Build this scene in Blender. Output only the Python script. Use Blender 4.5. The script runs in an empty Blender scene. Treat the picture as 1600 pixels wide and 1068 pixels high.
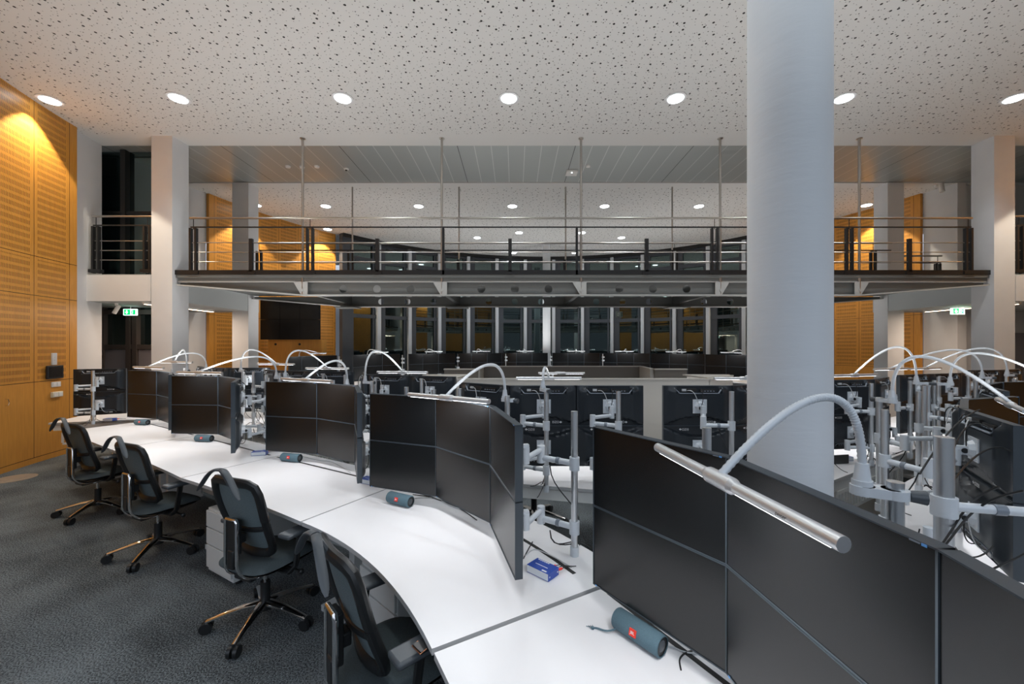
import bpy, bmesh, math, random
from mathutils import Vector, Matrix

# ------------------------------------------------------------------ camera, world, exposure
S = bpy.context.scene
COL = S.collection
CAM_Z = 1.87
FPX = 630.0
cam_d = bpy.data.cameras.new('camera')
cam = bpy.data.objects.new('camera', cam_d)
COL.objects.link(cam)
cam.location = (0, 0, CAM_Z)
cam.rotation_euler = (math.pi / 2, 0, 0)
cam_d.sensor_width = 36.0
cam_d.lens = FPX / 1600 * 36
cam_d.shift_x = -5 / 1600
cam_d.shift_y = 7 / 1600
cam_d.clip_start = 0.02
cam_d.clip_end = 200
S.camera = cam
S.view_settings.view_transform = 'Standard'
S.view_settings.look = 'None'
S.view_settings.exposure = 0.22
S.view_settings.gamma = 1.0
S.view_settings.use_curve_mapping = False
W = bpy.data.worlds.new('world')
S.world = W
W.use_nodes = True
W.node_tree.nodes['Background'].inputs[0].default_value = (0.75, 0.85, 1.0, 1)
# dark horizon, brighter overhead
_nt = W.node_tree
_tc = _nt.nodes.new('ShaderNodeTexCoord')
_sp = _nt.nodes.new('ShaderNodeSeparateXYZ')
_mr = _nt.nodes.new('ShaderNodeMapRange')
_mr.interpolation_type = 'SMOOTHSTEP'
_mr.inputs['From Min'].default_value = 0.06
_mr.inputs['From Max'].default_value = 0.30
_mr.inputs['To Min'].default_value = 0.10
_mr.inputs['To Max'].default_value = 1.25
_nt.links.new(_tc.outputs['Generated'], _sp.inputs[0])
_nt.links.new(_sp.outputs[2], _mr.inputs[0])
_nt.links.new(_mr.outputs[0], _nt.nodes['Background'].inputs[1])

DOWNLIGHT_W = 75.0
WALLWASH_W = 220.0
DESKLAMP_W = 4.2
CEILING_FILL_W = 5.2  # power of the fill added above each bar for the ceiling

PI = math.pi
CX, CY, RW = 1.27, 8.8, 9.27
CEIL = 5.8
rnd = random.Random(7)

# ------------------------------------------------------------------ materials
def mat(name, col, rough=0.5, metal=0.0, spec=0.5, emit=None, es=0.0):
    m = bpy.data.materials.new(name)
    m.use_nodes = True
    b = m.node_tree.nodes['Principled BSDF']
    b.inputs['Base Color'].default_value = (*col, 1)
    b.inputs['Roughness'].default_value = rough
    b.inputs['Metallic'].default_value = metal
    b.inputs['Specular IOR Level'].default_value = spec
    if emit:
        b.inputs['Emission Color'].default_value = (*emit, 1)
        b.inputs['Emission Strength'].default_value = es
    return m

def nd(m, t, **kw):
    n = m.node_tree.nodes.new(t)
    for k, v in kw.items():
        setattr(n, k, v)
    return n

def lk(m, a, b):
    m.node_tree.links.new(a, b)

def mth(m, op, a, b=None, c=None):
    n = nd(m, 'ShaderNodeMath', operation=op)
    for i, v in enumerate((a, b, c)):
        if v is None:
            continue
        if isinstance(v, (int, float)):
            n.inputs[i].default_value = v
        else:
            lk(m, v, n.inputs[i])
    return n.outputs[0]

def mixc(m, f, a, b):
    n = nd(m, 'ShaderNodeMix', data_type='RGBA')
    lk(m, f, n.inputs[0])
    for i, v in ((6, a), (7, b)):
        if isinstance(v, tuple):
            n.inputs[i].default_value = (*v, 1)
        else:
            lk(m, v, n.inputs[i])
    return n.outputs[2]

def bsdf(m):
    return m.node_tree.nodes['Principled BSDF']

def noise_var(m, col, amt, scale, coord='Object', stretch=(1, 1, 1), rough_amt=0.0):
    tc = nd(m, 'ShaderNodeTexCoord')
    mp = nd(m, 'ShaderNodeMapping')
    mp.inputs['Scale'].default_value = stretch
    lk(m, tc.outputs[coord], mp.inputs[0])
    nz = nd(m, 'ShaderNodeTexNoise')
    nz.inputs['Scale'].default_value = scale
    nz.inputs['Detail'].default_value = 4
    lk(m, mp.outputs[0], nz.inputs[0])
    a = tuple(max(0, c * (1 - amt)) for c in col)
    b = tuple(min(1, c * (1 + amt)) for c in col)
    o = mixc(m, nz.outputs[0], a, b)
    lk(m, o, bsdf(m).inputs['Base Color'])
    return nz

M = {}
M['plaster'] = mat('plaster', (0.72, 0.72, 0.73), 0.85)
noise_var(M['plaster'], (0.70, 0.70, 0.71), 0.06, 3)
M['concrete'] = mat('painted_concrete', (0.66, 0.69, 0.72), 0.75)
def column_mat():
    m = M['concrete']
    tc = nd(m, 'ShaderNodeTexCoord')
    mp = nd(m, 'ShaderNodeMapping')
    mp.inputs['Rotation'].default_value = (0.0, 0.35, 0)
    mp.inputs['Scale'].default_value = (1, 1, 3.5)
    lk(m, tc.outputs['Object'], mp.inputs[0])
    nz = nd(m, 'ShaderNodeTexNoise')
    nz.inputs['Scale'].default_value = 5
    nz.inputs['Detail'].default_value = 6
    lk(m, mp.outputs[0], nz.inputs[0])
    wv = nd(m, 'ShaderNodeTexWave', bands_direction='Z')
    wv.inputs['Scale'].default_value = 0.55
    wv.inputs['Distortion'].default_value = 1.2
    lk(m, mp.outputs[0], wv.inputs[0])
    h = mth(m, 'ADD', mth(m, 'MULTIPLY', nz.outputs[0], 0.6), mth(m, 'MULTIPLY', mth(m, 'GREATER_THAN', wv.outputs[1], 0.93), 0.25))
    bp = nd(m, 'ShaderNodeBump')
    bp.inputs['Strength'].default_value = 0.35
    bp.inputs['Distance'].default_value = 0.012
    lk(m, h, bp.inputs['Height'])
    lk(m, bp.outputs[0], bsdf(m).inputs['Normal'])
column_mat()
M['ceiling'] = mat('perforated_plaster_ceiling', (0.62, 0.62, 0.61), 0.85)
def ceiling_mat():
    m = M['ceiling']
    tc = nd(m, 'ShaderNodeTexCoord')
    masks = []
    for sc, rad in ((5.4, 0.080), (8.2, 0.058), (12.0, 0.062)):
        v = nd(m, 'ShaderNodeTexVoronoi', voronoi_dimensions='2D')
        v.inputs['Scale'].default_value = sc
        v.inputs['Randomness'].default_value = 0.85
        lk(m, tc.outputs['Object'], v.inputs['Vector'])
        masks.append(mth(m, 'LESS_THAN', v.outputs['Distance'], rad))
    a = mth(m, 'MAXIMUM', masks[0], masks[1])
    a = mth(m, 'MAXIMUM', a, mth(m, 'MULTIPLY', masks[2], 0.65))
    sp = nd(m, 'ShaderNodeSeparateXYZ')
    lk(m, tc.outputs['Object'], sp.inputs[0])
    zone = mth(m, 'MAXIMUM', mth(m, 'LESS_THAN', sp.outputs[1], 7.46), mth(m, 'GREATER_THAN', sp.outputs[1], 9.98))
    a = mth(m, 'MULTIPLY', a, zone)
    lk(m, mixc(m, a, (0.72, 0.72, 0.71), (0.02, 0.02, 0.02)), bsdf(m).inputs['Base Color'])
ceiling_mat()
M['metal_ceiling'] = mat('grey_metal_ceiling_planks', (0.42, 0.45, 0.45), 0.38, 0.35)
def planks():
    m = M['metal_ceiling']
    tc = nd(m, 'ShaderNodeTexCoord')
    sp = nd(m, 'ShaderNodeSeparateXYZ')
    lk(m, tc.outputs['Object'], sp.inputs[0])
    fr = mth(m, 'FRACT', mth(m, 'DIVIDE', mth(m, 'ADD', sp.outputs[0], 50.1), 0.333))
    ln = mth(m, 'LESS_THAN', fr, 0.045)
    fr2 = mth(m, 'FRACT', mth(m, 'DIVIDE', mth(m, 'ADD', sp.outputs[0], 50.1), 2.331))
    dk = mth(m, 'LESS_THAN', fr2, 0.006)
    c = mixc(m, ln, (0.40, 0.425, 0.42), (0.62, 0.64, 0.62))
    c = mixc(m, dk, c, (0.05, 0.05, 0.05))
    lk(m, c, bsdf(m).inputs['Base Color'])
planks()
M['wood'] = mat('slotted_beech_panelling', (0.6, 0.3, 0.07), 0.42)
def wood_mat(m, slots=True):
    tc = nd(m, 'ShaderNodeTexCoord')
    sp = nd(m, 'ShaderNodeSeparateXYZ')
    lk(m, tc.outputs['UV'], sp.inputs[0])
    u, v = sp.outputs[0], sp.outputs[1]
    mp = nd(m, 'ShaderNodeMapping')
    mp.inputs['Scale'].default_value = (9, 0.8, 1)
    lk(m, tc.outputs['UV'], mp.inputs[0])
    nz = nd(m, 'ShaderNodeTexNoise')
    nz.inputs['Scale'].default_value = 4
    nz.inputs['Detail'].default_value = 6
    lk(m, mp.outputs[0], nz.inputs[0])
    c = mixc(m, nz.outputs[0], (0.50, 0.215, 0.032), (0.74, 0.345, 0.062))
    if slots:
        PW = 0.66
        pu = mth(m, 'FRACT', mth(m, 'DIVIDE', mth(m, 'ADD', u, 66.0), PW))
        inm = mth(m, 'MULTIPLY', mth(m, 'GREATER_THAN', pu, 0.10), mth(m, 'LESS_THAN', pu, 0.90))
        bv = mth(m, 'FRACT', mth(m, 'DIVIDE', mth(m, 'SUBTRACT', v, 1.33), 0.107))
        inb = mth(m, 'LESS_THAN', bv, 0.60)
        su = mth(m, 'FRACT', mth(m, 'DIVIDE', mth(m, 'ADD', u, 66.0), 0.0264))
        ins = mth(m, 'LESS_THAN', su, 0.33)
        up = mth(m, 'GREATER_THAN', v, 1.34)
        msk = mth(m, 'MULTIPLY', mth(m, 'MULTIPLY', inm, inb), mth(m, 'MULTIPLY', ins, up))
        # not at the horizontal joints nor past the last panel
        for zj in (2.69, 3.32):
            msk = mth(m, 'MULTIPLY', msk, mth(m, 'GREATER_THAN', mth(m, 'ABSOLUTE', mth(m, 'SUBTRACT', v, zj)), 0.045))
        msk = mth(m, 'MULTIPLY', msk, mth(m, 'GREATER_THAN', u, 0.02))
        seam = mth(m, 'LESS_THAN', mth(m, 'ABSOLUTE', mth(m, 'SUBTRACT', pu, 0.5)), 0.493)
        seam = mth(m, 'SUBTRACT', 1.0, seam)
        seam = mth(m, 'MULTIPLY', seam, mth(m, 'GREATER_THAN', v, 0.09))
        for zj in (1.30, 2.69, 3.32, 0.09):
            seam = mth(m, 'MAXIMUM', seam, mth(m, 'LESS_THAN', mth(m, 'ABSOLUTE', mth(m, 'SUBTRACT', v, zj)), 0.005))
        c = mixc(m, msk, c, (0.10, 0.045, 0.012))
        c = mixc(m, seam, c, (0.07, 0.03, 0.01))
    lk(m, c, bsdf(m).inputs['Base Color'])
wood_mat(M['wood'])
M['wood_plain'] = mat('plain_beech', (0.6, 0.3, 0.07), 0.4)
noise_var(M['wood_plain'], (0.60, 0.275, 0.05), 0.2, 5, stretch=(6, 6, 0.6))
M['carpet'] = mat('charcoal_carpet', (0.05, 0.055, 0.06), 0.97)
def carpet():
    m = M['carpet']
    tc = nd(m, 'ShaderNodeTexCoord')
    n1 = nd(m, 'ShaderNodeTexNoise')
    n1.inputs['Scale'].default_value = 110
    n1.inputs['Detail'].default_value = 2
    lk(m, tc.outputs['Object'], n1.inputs[0])
    n2 = nd(m, 'ShaderNodeTexNoise')
    n2.inputs['Scale'].default_value = 1.6
    n2.inputs['Detail'].default_value = 3
    lk(m, tc.outputs['Object'], n2.inputs[0])
    f = mth(m, 'ADD', mth(m, 'MULTIPLY', n1.outputs[0], 0.8), mth(m, 'MULTIPLY', n2.outputs[0], 0.35))
    cr = nd(m, 'ShaderNodeValToRGB')
    cr.color_ramp.elements[0].position = 0.48
    cr.color_ramp.elements[0].color = (0.016, 0.020, 0.023, 1)
    cr.color_ramp.elements[1].position = 0.68
    cr.color_ramp.elements[1].color = (0.17, 0.192, 0.203, 1)
    lk(m, f, cr.inputs[0])
    lk(m, cr.outputs[0], bsdf(m).inputs['Base Color'])
    bp = nd(m, 'ShaderNodeBump')
    bp.inputs['Strength'].default_value = 0.6
    bp.inputs['Distance'].default_value = 0.01
    lk(m, n1.outputs[0], bp.inputs['Height'])
    lk(m, bp.outputs[0], bsdf(m).inputs['Normal'])
carpet()
M['desk'] = mat('white_laminate', (0.86, 0.84, 0.84), 0.38)
noise_var(M['desk'], (0.84, 0.825, 0.83), 0.02, 8)
M['desk_edge'] = mat('grey_desk_edge', (0.50, 0.50, 0.50), 0.5)
M['under'] = mat('grey_white_underframe', (0.60, 0.61, 0.60), 0.5)
M['slot'] = mat('black_cable_slot', (0.012, 0.012, 0.012), 0.6)
M['bezel'] = mat('black_monitor_plastic', (0.018, 0.023, 0.029), 0.30)
M['frontbezel'] = mat('blue_grey_monitor_bezel', (0.040, 0.052, 0.064), 0.45)
M['screen'] = mat('matt_black_screen', (0.005, 0.0055, 0.006), 0.26, 0.0, 0.6)
M['ledge'] = mat('grey_ledge', (0.20, 0.23, 0.27), 0.35)
M['ports'] = mat('connector_black', (0.02, 0.018, 0.016), 0.5)
M['alu'] = mat('silver_aluminium', (0.78, 0.79, 0.80), 0.36, 0.75)
M['armgrey'] = mat('silver_grey_arm_paint', (0.66, 0.70, 0.74), 0.38, 0.1)
M['steel'] = mat('brushed_steel_tube', (0.72, 0.74, 0.76), 0.38, 1.0)
M['chrome'] = mat('polished_chrome', (0.75, 0.74, 0.73), 0.08, 1.0)
M['white_pl'] = mat('white_plastic', (0.78, 0.78, 0.76), 0.4)
M['black_pl'] = mat('black_plastic', (0.012, 0.013, 0.014), 0.4)
M['hanger'] = mat('dark_grey_plastic', (0.07, 0.08, 0.09), 0.4)
M['mesh'] = mat('grey_green_mesh_fabric', (0.11, 0.145, 0.155), 0.9)
noise_var(M['mesh'], (0.12, 0.155, 0.165), 0.5, 260)
M['blackfab'] = mat('charcoal_seat_fabric', (0.06, 0.075, 0.082), 0.95)
noise_var(M['blackfab'], (0.06, 0.078, 0.085), 0.5, 220)
M['cable'] = mat('black_cable', (0.012, 0.012, 0.012), 0.45)
M['cable_grey'] = mat('light_grey_cable', (0.55, 0.56, 0.56), 0.5)
M['speaker'] = mat('slate_blue_speaker_cloth', (0.085, 0.15, 0.185), 0.8)
noise_var(M['speaker'], (0.09, 0.155, 0.19), 0.3, 300)
M['red'] = mat('red_badge', (0.85, 0.04, 0.02), 0.4)
M['white'] = mat('white_print', (0.85, 0.85, 0.85), 0.5)
M['ink'] = mat('dark_print', (0.03, 0.03, 0.03), 0.5)
M['blue'] = mat('royal_blue_metal', (0.012, 0.06, 0.36), 0.35)
M['bluelogo'] = mat('light_blue_badge', (0.12, 0.35, 0.75), 0.4)
M['copper'] = mat('copper_trim', (0.75, 0.33, 0.18), 0.3, 1.0)
M['beige'] = mat('beige_laminate', (0.52, 0.49, 0.44), 0.5)
M['shaded_beige'] = mat('shaded_beige_laminate', (0.15, 0.135, 0.115), 0.5)  # beige laminate with the shade of the unlit front in its colour
M['beam'] = mat('grey_steel_paint', (0.14, 0.148, 0.145), 0.5)
M['beam_light'] = mat('light_grey_steel_paint', (0.46, 0.47, 0.46), 0.5)
M['soffit'] = mat('grey_painted_beam', (0.50, 0.52, 0.52), 0.7)
M['rail_black'] = mat('black_steel', (0.012, 0.012, 0.013), 0.4)
M['rail_steel'] = mat('satin_steel_rail', (0.48, 0.45, 0.42), 0.3, 1.0)
M['frame'] = mat('anthracite_window_frame', (0.06, 0.07, 0.085), 0.4)
M['mullion'] = mat('light_grey_mullion', (0.62, 0.66, 0.70), 0.45)
M['tv'] = mat('black_video_screen', (0.004, 0.004, 0.005), 0.25, 0, 0.4)
M['lamp_em'] = mat('downlight_diffuser', (0.9, 0.9, 0.9), 0.5, emit=(0.9, 0.97, 1.0), es=9.0)
M['bar_em'] = mat('light_bar_diffuser', (0.9, 0.9, 0.9), 0.5, emit=(0.95, 0.98, 1.0), es=7.0)
M['warm_em'] = mat('warm_light_strip', (0.9, 0.8, 0.7), 0.5, emit=(1.0, 0.72, 0.5), es=7.0)
M['exit_green'] = mat('exit_green', (0.0, 0.4, 0.12), 0.5, emit=(0.0, 0.62, 0.16), es=1.2)
M['exit_white'] = mat('exit_white', (0.8, 0.9, 0.85), 0.5, emit=(0.75, 1.0, 0.88), es=1.5)
M['dim_white'] = mat('reflected_sign_white', (0.25, 0.28, 0.26), 0.5)
M['dim_green'] = mat('reflected_sign_dark', (0.02, 0.04, 0.03), 0.5)
M['brass'] = mat('brushed_outlet_cover', (0.55, 0.55, 0.53), 0.35, 0.8)
M['cream'] = mat('cream_plastic', (0.70, 0.66, 0.52), 0.45)
M['cloud'] = mat('lilac_grey_panel', (0.24, 0.22, 0.24), 0.6)
M['panel_brown'] = mat('dark_bronze_frame', (0.075, 0.06, 0.055), 0.5)
def glass_mat():
    m = bpy.data.materials.new('night_window_glass')
    m.use_nodes = True
    nt = m.node_tree
    out = nt.nodes['Material Output']
    b = nt.nodes['Principled BSDF']
    b.inputs['Base Color'].default_value = (0.004, 0.008, 0.009, 1)
    b.inputs['Roughness'].default_value = 0.05
    g = nt.nodes.new('ShaderNodeBsdfGlossy')
    g.inputs['Color'].default_value = (0.50, 0.68, 0.66, 1)
    g.inputs['Roughness'].default_value = 0.015
    mx = nt.nodes.new('ShaderNodeMixShader')
    lw = nt.nodes.new('ShaderNodeLayerWeight')
    lw.inputs[0].default_value = 0.35
    f = mth(m, 'ADD', mth(m, 'MULTIPLY', lw.outputs['Fresnel'], 0.9), 0.17)
    nt.links.new(f, mx.inputs[0])
    nt.links.new(b.outputs[0], mx.inputs[1])
    nt.links.new(g.outputs[0], mx.inputs[2])
    nt.links.new(mx.outputs[0], out.inputs[0])
    return m
M['glass'] = glass_mat()

# ------------------------------------------------------------------ mesh builder
class MB:
    def __init__(self):
        self.v, self.f, self.m, self.uv = [], [], [], None
        self.cur = 0
    def add(self, vs, fs, mi=None):
        o = len(self.v)
        self.v += [tuple(p) for p in vs]
        for f in fs:
            self.f.append(tuple(i + o for i in f))
            self.m.append(self.cur if mi is None else mi)
        return self
    def box(self, c, s, rz=0, rx=0, ry=0, mi=None):
        R = Matrix.Rotation(rz, 3, 'Z') @ Matrix.Rotation(ry, 3, 'Y') @ Matrix.Rotation(rx, 3, 'X')
        vs = []
        for x in (-.5, .5):
            for y in (-.5, .5):
                for z in (-.5, .5):
                    vs.append(Vector(c) + R @ Vector((x * s[0], y * s[1], z * s[2])))
        fs = [(0, 1, 3, 2), (4, 6, 7, 5), (0, 4, 5, 1), (2, 3, 7, 6), (0, 2, 6, 4), (1, 5, 7, 3)]
        return self.add(vs, fs, mi)
    def cyl(self, a, b, r, r2=None, n=12, caps=True, mi=None):
        a, b = Vector(a), Vector(b)
        r2 = r if r2 is None else r2
        d = (b - a).normalized()
        q = d.to_track_quat('Z', 'Y').to_matrix()
        vs = []
        for p, rr in ((a, r), (b, r2)):
            for i in range(n):
                t = 2 * PI * i / n
                vs.append(p + q @ Vector((rr * math.cos(t), rr * math.sin(t), 0)))
        fs = [(i, (i + 1) % n, n + (i + 1) % n, n + i) for i in range(n)]
        if caps:
            fs.append(tuple(range(n - 1, -1, -1)))
            fs.append(tuple(range(n, 2 * n)))
        return self.add(vs, fs, mi)
    def tube(self, pts, r, n=8, mi=None, flat=None):
        pts = [Vector(p) for p in pts]
        k = len(pts)
        rs = r if isinstance(r, (list, tuple)) else [r] * k
        t0 = (pts[1] - pts[0]).normalized()
        up = Vector((0, 0, 1)) if abs(t0.z) < 0.9 else Vector((1, 0, 0))
        nrm = (up - t0 * up.dot(t0)).normalized()
        vs = []
        for i, p in enumerate(pts):
            t = (pts[min(i + 1, k - 1)] - pts[max(i - 1, 0)])
            t = t.normalized() if t.length > 1e-9 else t0
            nrm = (nrm - t * nrm.dot(t))
            nrm = nrm.normalized() if nrm.length > 1e-6 else t.orthogonal().normalized()
            bn = t.cross(nrm)
            for j in range(n):
                a = 2 * PI * j / n
                ra, rb = (rs[i], rs[i]) if flat is None else (rs[i] * flat[0], rs[i] * flat[1])
                vs.append(p + nrm * math.cos(a) * ra + bn * math.sin(a) * rb)
        fs = []
        for i in range(k - 1):
            for j in range(n):
                fs.append((i * n + j, i * n + (j + 1) % n, (i + 1) * n + (j + 1) % n, (i + 1) * n + j))
        fs.append(tuple(range(n - 1, -1, -1)))
        fs.append(tuple(range((k - 1) * n, k * n)))
        return self.add(vs, fs, mi)
    def prism(self, poly, z0, z1, mt=None, ms=None):
        n = len(poly)
        vs = [(x, y, z0) for x, y in poly] + [(x, y, z1) for x, y in poly]
        a = sum(poly[i][0] * poly[(i + 1) % n][1] - poly[(i + 1) % n][0] * poly[i][1] for i in range(n))
        o = range(n) if a > 0 else range(n - 1, -1, -1)
        o = list(o)
        self.add(vs, [tuple(n + i for i in o), tuple(i for i in reversed(o))], mt)
        self.add(vs, [(o[i], o[(i + 1) % n], n + o[(i + 1) % n], n + o[i]) for i in range(n)], ms if ms is not None else mt)
        return self
    def sphere(self, c, r, n=10, sc=(1, 1, 1), mi=None):
        vs, fs = [], []
        h = n // 2
        for i in range(h + 1):
            ph = PI * i / h
            for j in range(n):
                th = 2 * PI * j / n
                vs.append((c[0] + sc[0] * r * math.sin(ph) * math.cos(th), c[1] + sc[1] * r * math.sin(ph) * math.sin(th), c[2] + sc[2] * r * math.cos(ph)))
        for i in range(h):
            for j in range(n):
                fs.append((i * n + j, (i + 1) * n + j, (i + 1) * n + (j + 1) % n, i * n + (j + 1) % n))
        return self.add(vs, fs, mi)
    def build(self, name, mats, parent=None, smooth=True, bevel=0.0):
        me = bpy.data.meshes.new(name)
        me.from_pydata(self.v, [], self.f)
        if not isinstance(mats, (list, tuple)):
            mats = [mats]
        for x in mats:
            me.materials.append(x)
        me.polygons.foreach_set('material_index', self.m)
        me.validate()
        bm = bmesh.new()
        bm.from_mesh(me)
        bmesh.ops.remove_doubles(bm, verts=bm.verts, dist=1e-5)
        bmesh.ops.recalc_face_normals(bm, faces=bm.faces)
        bm.to_mesh(me)
        bm.free()
        if smooth:
            me.shade_smooth()
            me.set_sharp_from_angle(angle=math.radians(38))
        o = bpy.data.objects.new(name, me)
        COL.objects.link(o)
        if bevel:
            md = o.modifiers.new('bevel', 'BEVEL')
            md.width = bevel
            md.segments = 2
            md.limit_method = 'ANGLE'
        if parent:
            o.parent = parent
        return o

def tag(o, label=None, cat=None, group=None, kind=None):
    if label: o['label'] = label
    if cat: o['category'] = cat
    if group: o['group'] = group
    if kind: o['kind'] = kind
    return o

def empty(name, loc, rz=0, label=None, cat=None, group=None):
    o = bpy.data.objects.new(name, None)
    COL.objects.link(o)
    o.location = loc
    o.rotation_euler = (0, 0, rz)
    o.empty_display_size = 0.05
    return tag(o, label, cat, group)

CH = {}
def kids(o):
    return CH.get(o.name, [])
def copy_tree(o, parent=None):
    c = o.copy()
    COL.objects.link(c)
    if parent is not None:
        c.parent = parent
    for ch in list(o.children):
        copy_tree(ch, c)
    return c

def struct(o):
    o['kind'] = 'structure'
    return o

def add_light(kind, name, loc, parent=None, rot=None, **kw):
    d = bpy.data.lights.new(name, kind)
    for k, v in kw.items():
        setattr(d, k, v)
    o = bpy.data.objects.new(name, d)
    COL.objects.link(o)
    o.location = loc
    if rot: o.rotation_euler = rot
    if parent: o.parent = parent
    return o

def text_mesh(s, size, mats, name='lettering', parent=None, loc=(0, 0, 0), rot=(0, 0, 0), thick=0.0006):
    cu = bpy.data.curves.new(name, 'FONT')
    cu.body = s
    cu.size = size
    cu.extrude = thick
    cu.align_x = 'CENTER'
    cu.align_y = 'CENTER'
    t = bpy.data.objects.new(name + '_src', cu)
    COL.objects.link(t)
    dg = bpy.context.evaluated_depsgraph_get()
    me = bpy.data.meshes.new_from_object(t.evaluated_get(dg))
    bpy.data.objects.remove(t)
    me.name = name
    me.materials.clear()
    me.materials.append(mats)
    o = bpy.data.objects.new(name, me)
    COL.objects.link(o)
    o.location = loc
    o.rotation_euler = rot
    if parent: o.parent = parent
    return o

def bez(p0, p1, p2, p3, n=24):
    p0, p1, p2, p3 = map(Vector, (p0, p1, p2, p3))
    return [(1 - t) ** 3 * p0 + 3 * (1 - t) ** 2 * t * p1 + 3 * (1 - t) * t * t * p2 + t ** 3 * p3 for t in [i / n for i in range(n + 1)]]

def arcpt(phi, r=RW, z=0.0):           # phi measured from +y round the room centre
    return (CX + r * math.sin(phi), CY + r * math.cos(phi), z)

# ------------------------------------------------------------------ room shell
def circle_poly(r, n=96):
    return [(CX + r * math.cos(2 * PI * i / n), CY + r * math.sin(2 * PI * i / n)) for i in range(n)]

mb = MB(); mb.box((CX, 8.2, -0.05), (26, 23, 0.1))
struct(mb.build('floor', M['carpet'], smooth=False))
mb = MB(); mb.box((CX, (-3 + 7.9) / 2, CEIL + 0.1), (26, 10.9, 0.2))
ce = struct(mb.build('ceiling', M['ceiling'], smooth=False))
mb = MB(); mb.box((CX, (9.71 + 19.5) / 2, CEIL + 0.1), (26, 19.5 - 9.71, 0.2))
struct(mb.build('ceiling', M['ceiling'], smooth=False))
mb = MB(); mb.box((CX, (7.9 + 9.71) / 2, CEIL + 0.12), (26, 1.81, 0.2))
struct(mb.build('trim_1', M['metal_ceiling'], smooth=False))

def curved_wall(name, phi0, phi1, z0, z1, mats, r=RW, th=0.08, n=40, flip=1):
    """wall arc; UV u = arc length measured from phi0"""
    vs, fs, uvs = [], [], []
    for i in range(n + 1):
        p = phi0 + (phi1 - phi0) * i / n
        for rr in (r, r + th):
            for z in (z0, z1):
                vs.append(arcpt(p, rr, z))
    for i in range(n):
        a, b = i * 4, (i + 1) * 4
        fs += [(a, b, b + 1, a + 1), (a + 2, a + 3, b + 3, b + 2), (a + 1, b + 1, b + 3, a + 3), (a, a + 2, b + 2, b)]
    fs += [(0, 1, 3, 2), (n * 4, n * 4 + 2, n * 4 + 3, n * 4 + 1)]
    me = bpy.data.meshes.new(name)
    me.from_pydata(vs, [], fs)
    uvl = me.uv_layers.new(name='UVMap')
    for li, l in enumerate(me.loops):
        i = l.vertex_index // 4
        uvl.data[li].uv = (abs(phi1 - phi0) * i / n * r - 0.15, vs[l.vertex_index][2])
    me.materials.append(mats)
    bm = bmesh.new(); bm.from_mesh(me); bmesh.ops.recalc_face_normals(bm, faces=bm.faces); bm.to_mesh(me); bm.free()
    me.shade_smooth(); me.set_sharp_from_angle(angle=math.radians(38))
    o = bpy.data.objects.new(name, me)
    COL.objects.link(o)
    return struct(o)

def phi_of_y(y, side):
    c = math.acos(max(-1, min(1, (y - CY) / RW)))
    return c * side
pA = phi_of_y(7.24, -1)
pB = phi_of_y(1.2, -1)
curved_wall('wall_left', pA, pB, 0, CEIL, M['wood'])
pC = phi_of_y(10.36, -1)
pD = phi_of_y(14.15, -1)
curved_wall('wall_back_left', pC, pD, 0, CEIL, M['wood'])
curved_wall('wall_right', phi_of_y(7.24, 1), phi_of_y(1.2, 1), 0, CEIL, M['wood'])
curved_wall('wall_back_right', phi_of_y(10.36, 1), phi_of_y(14.15, 1), 0, CEIL, M['wood'])

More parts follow.
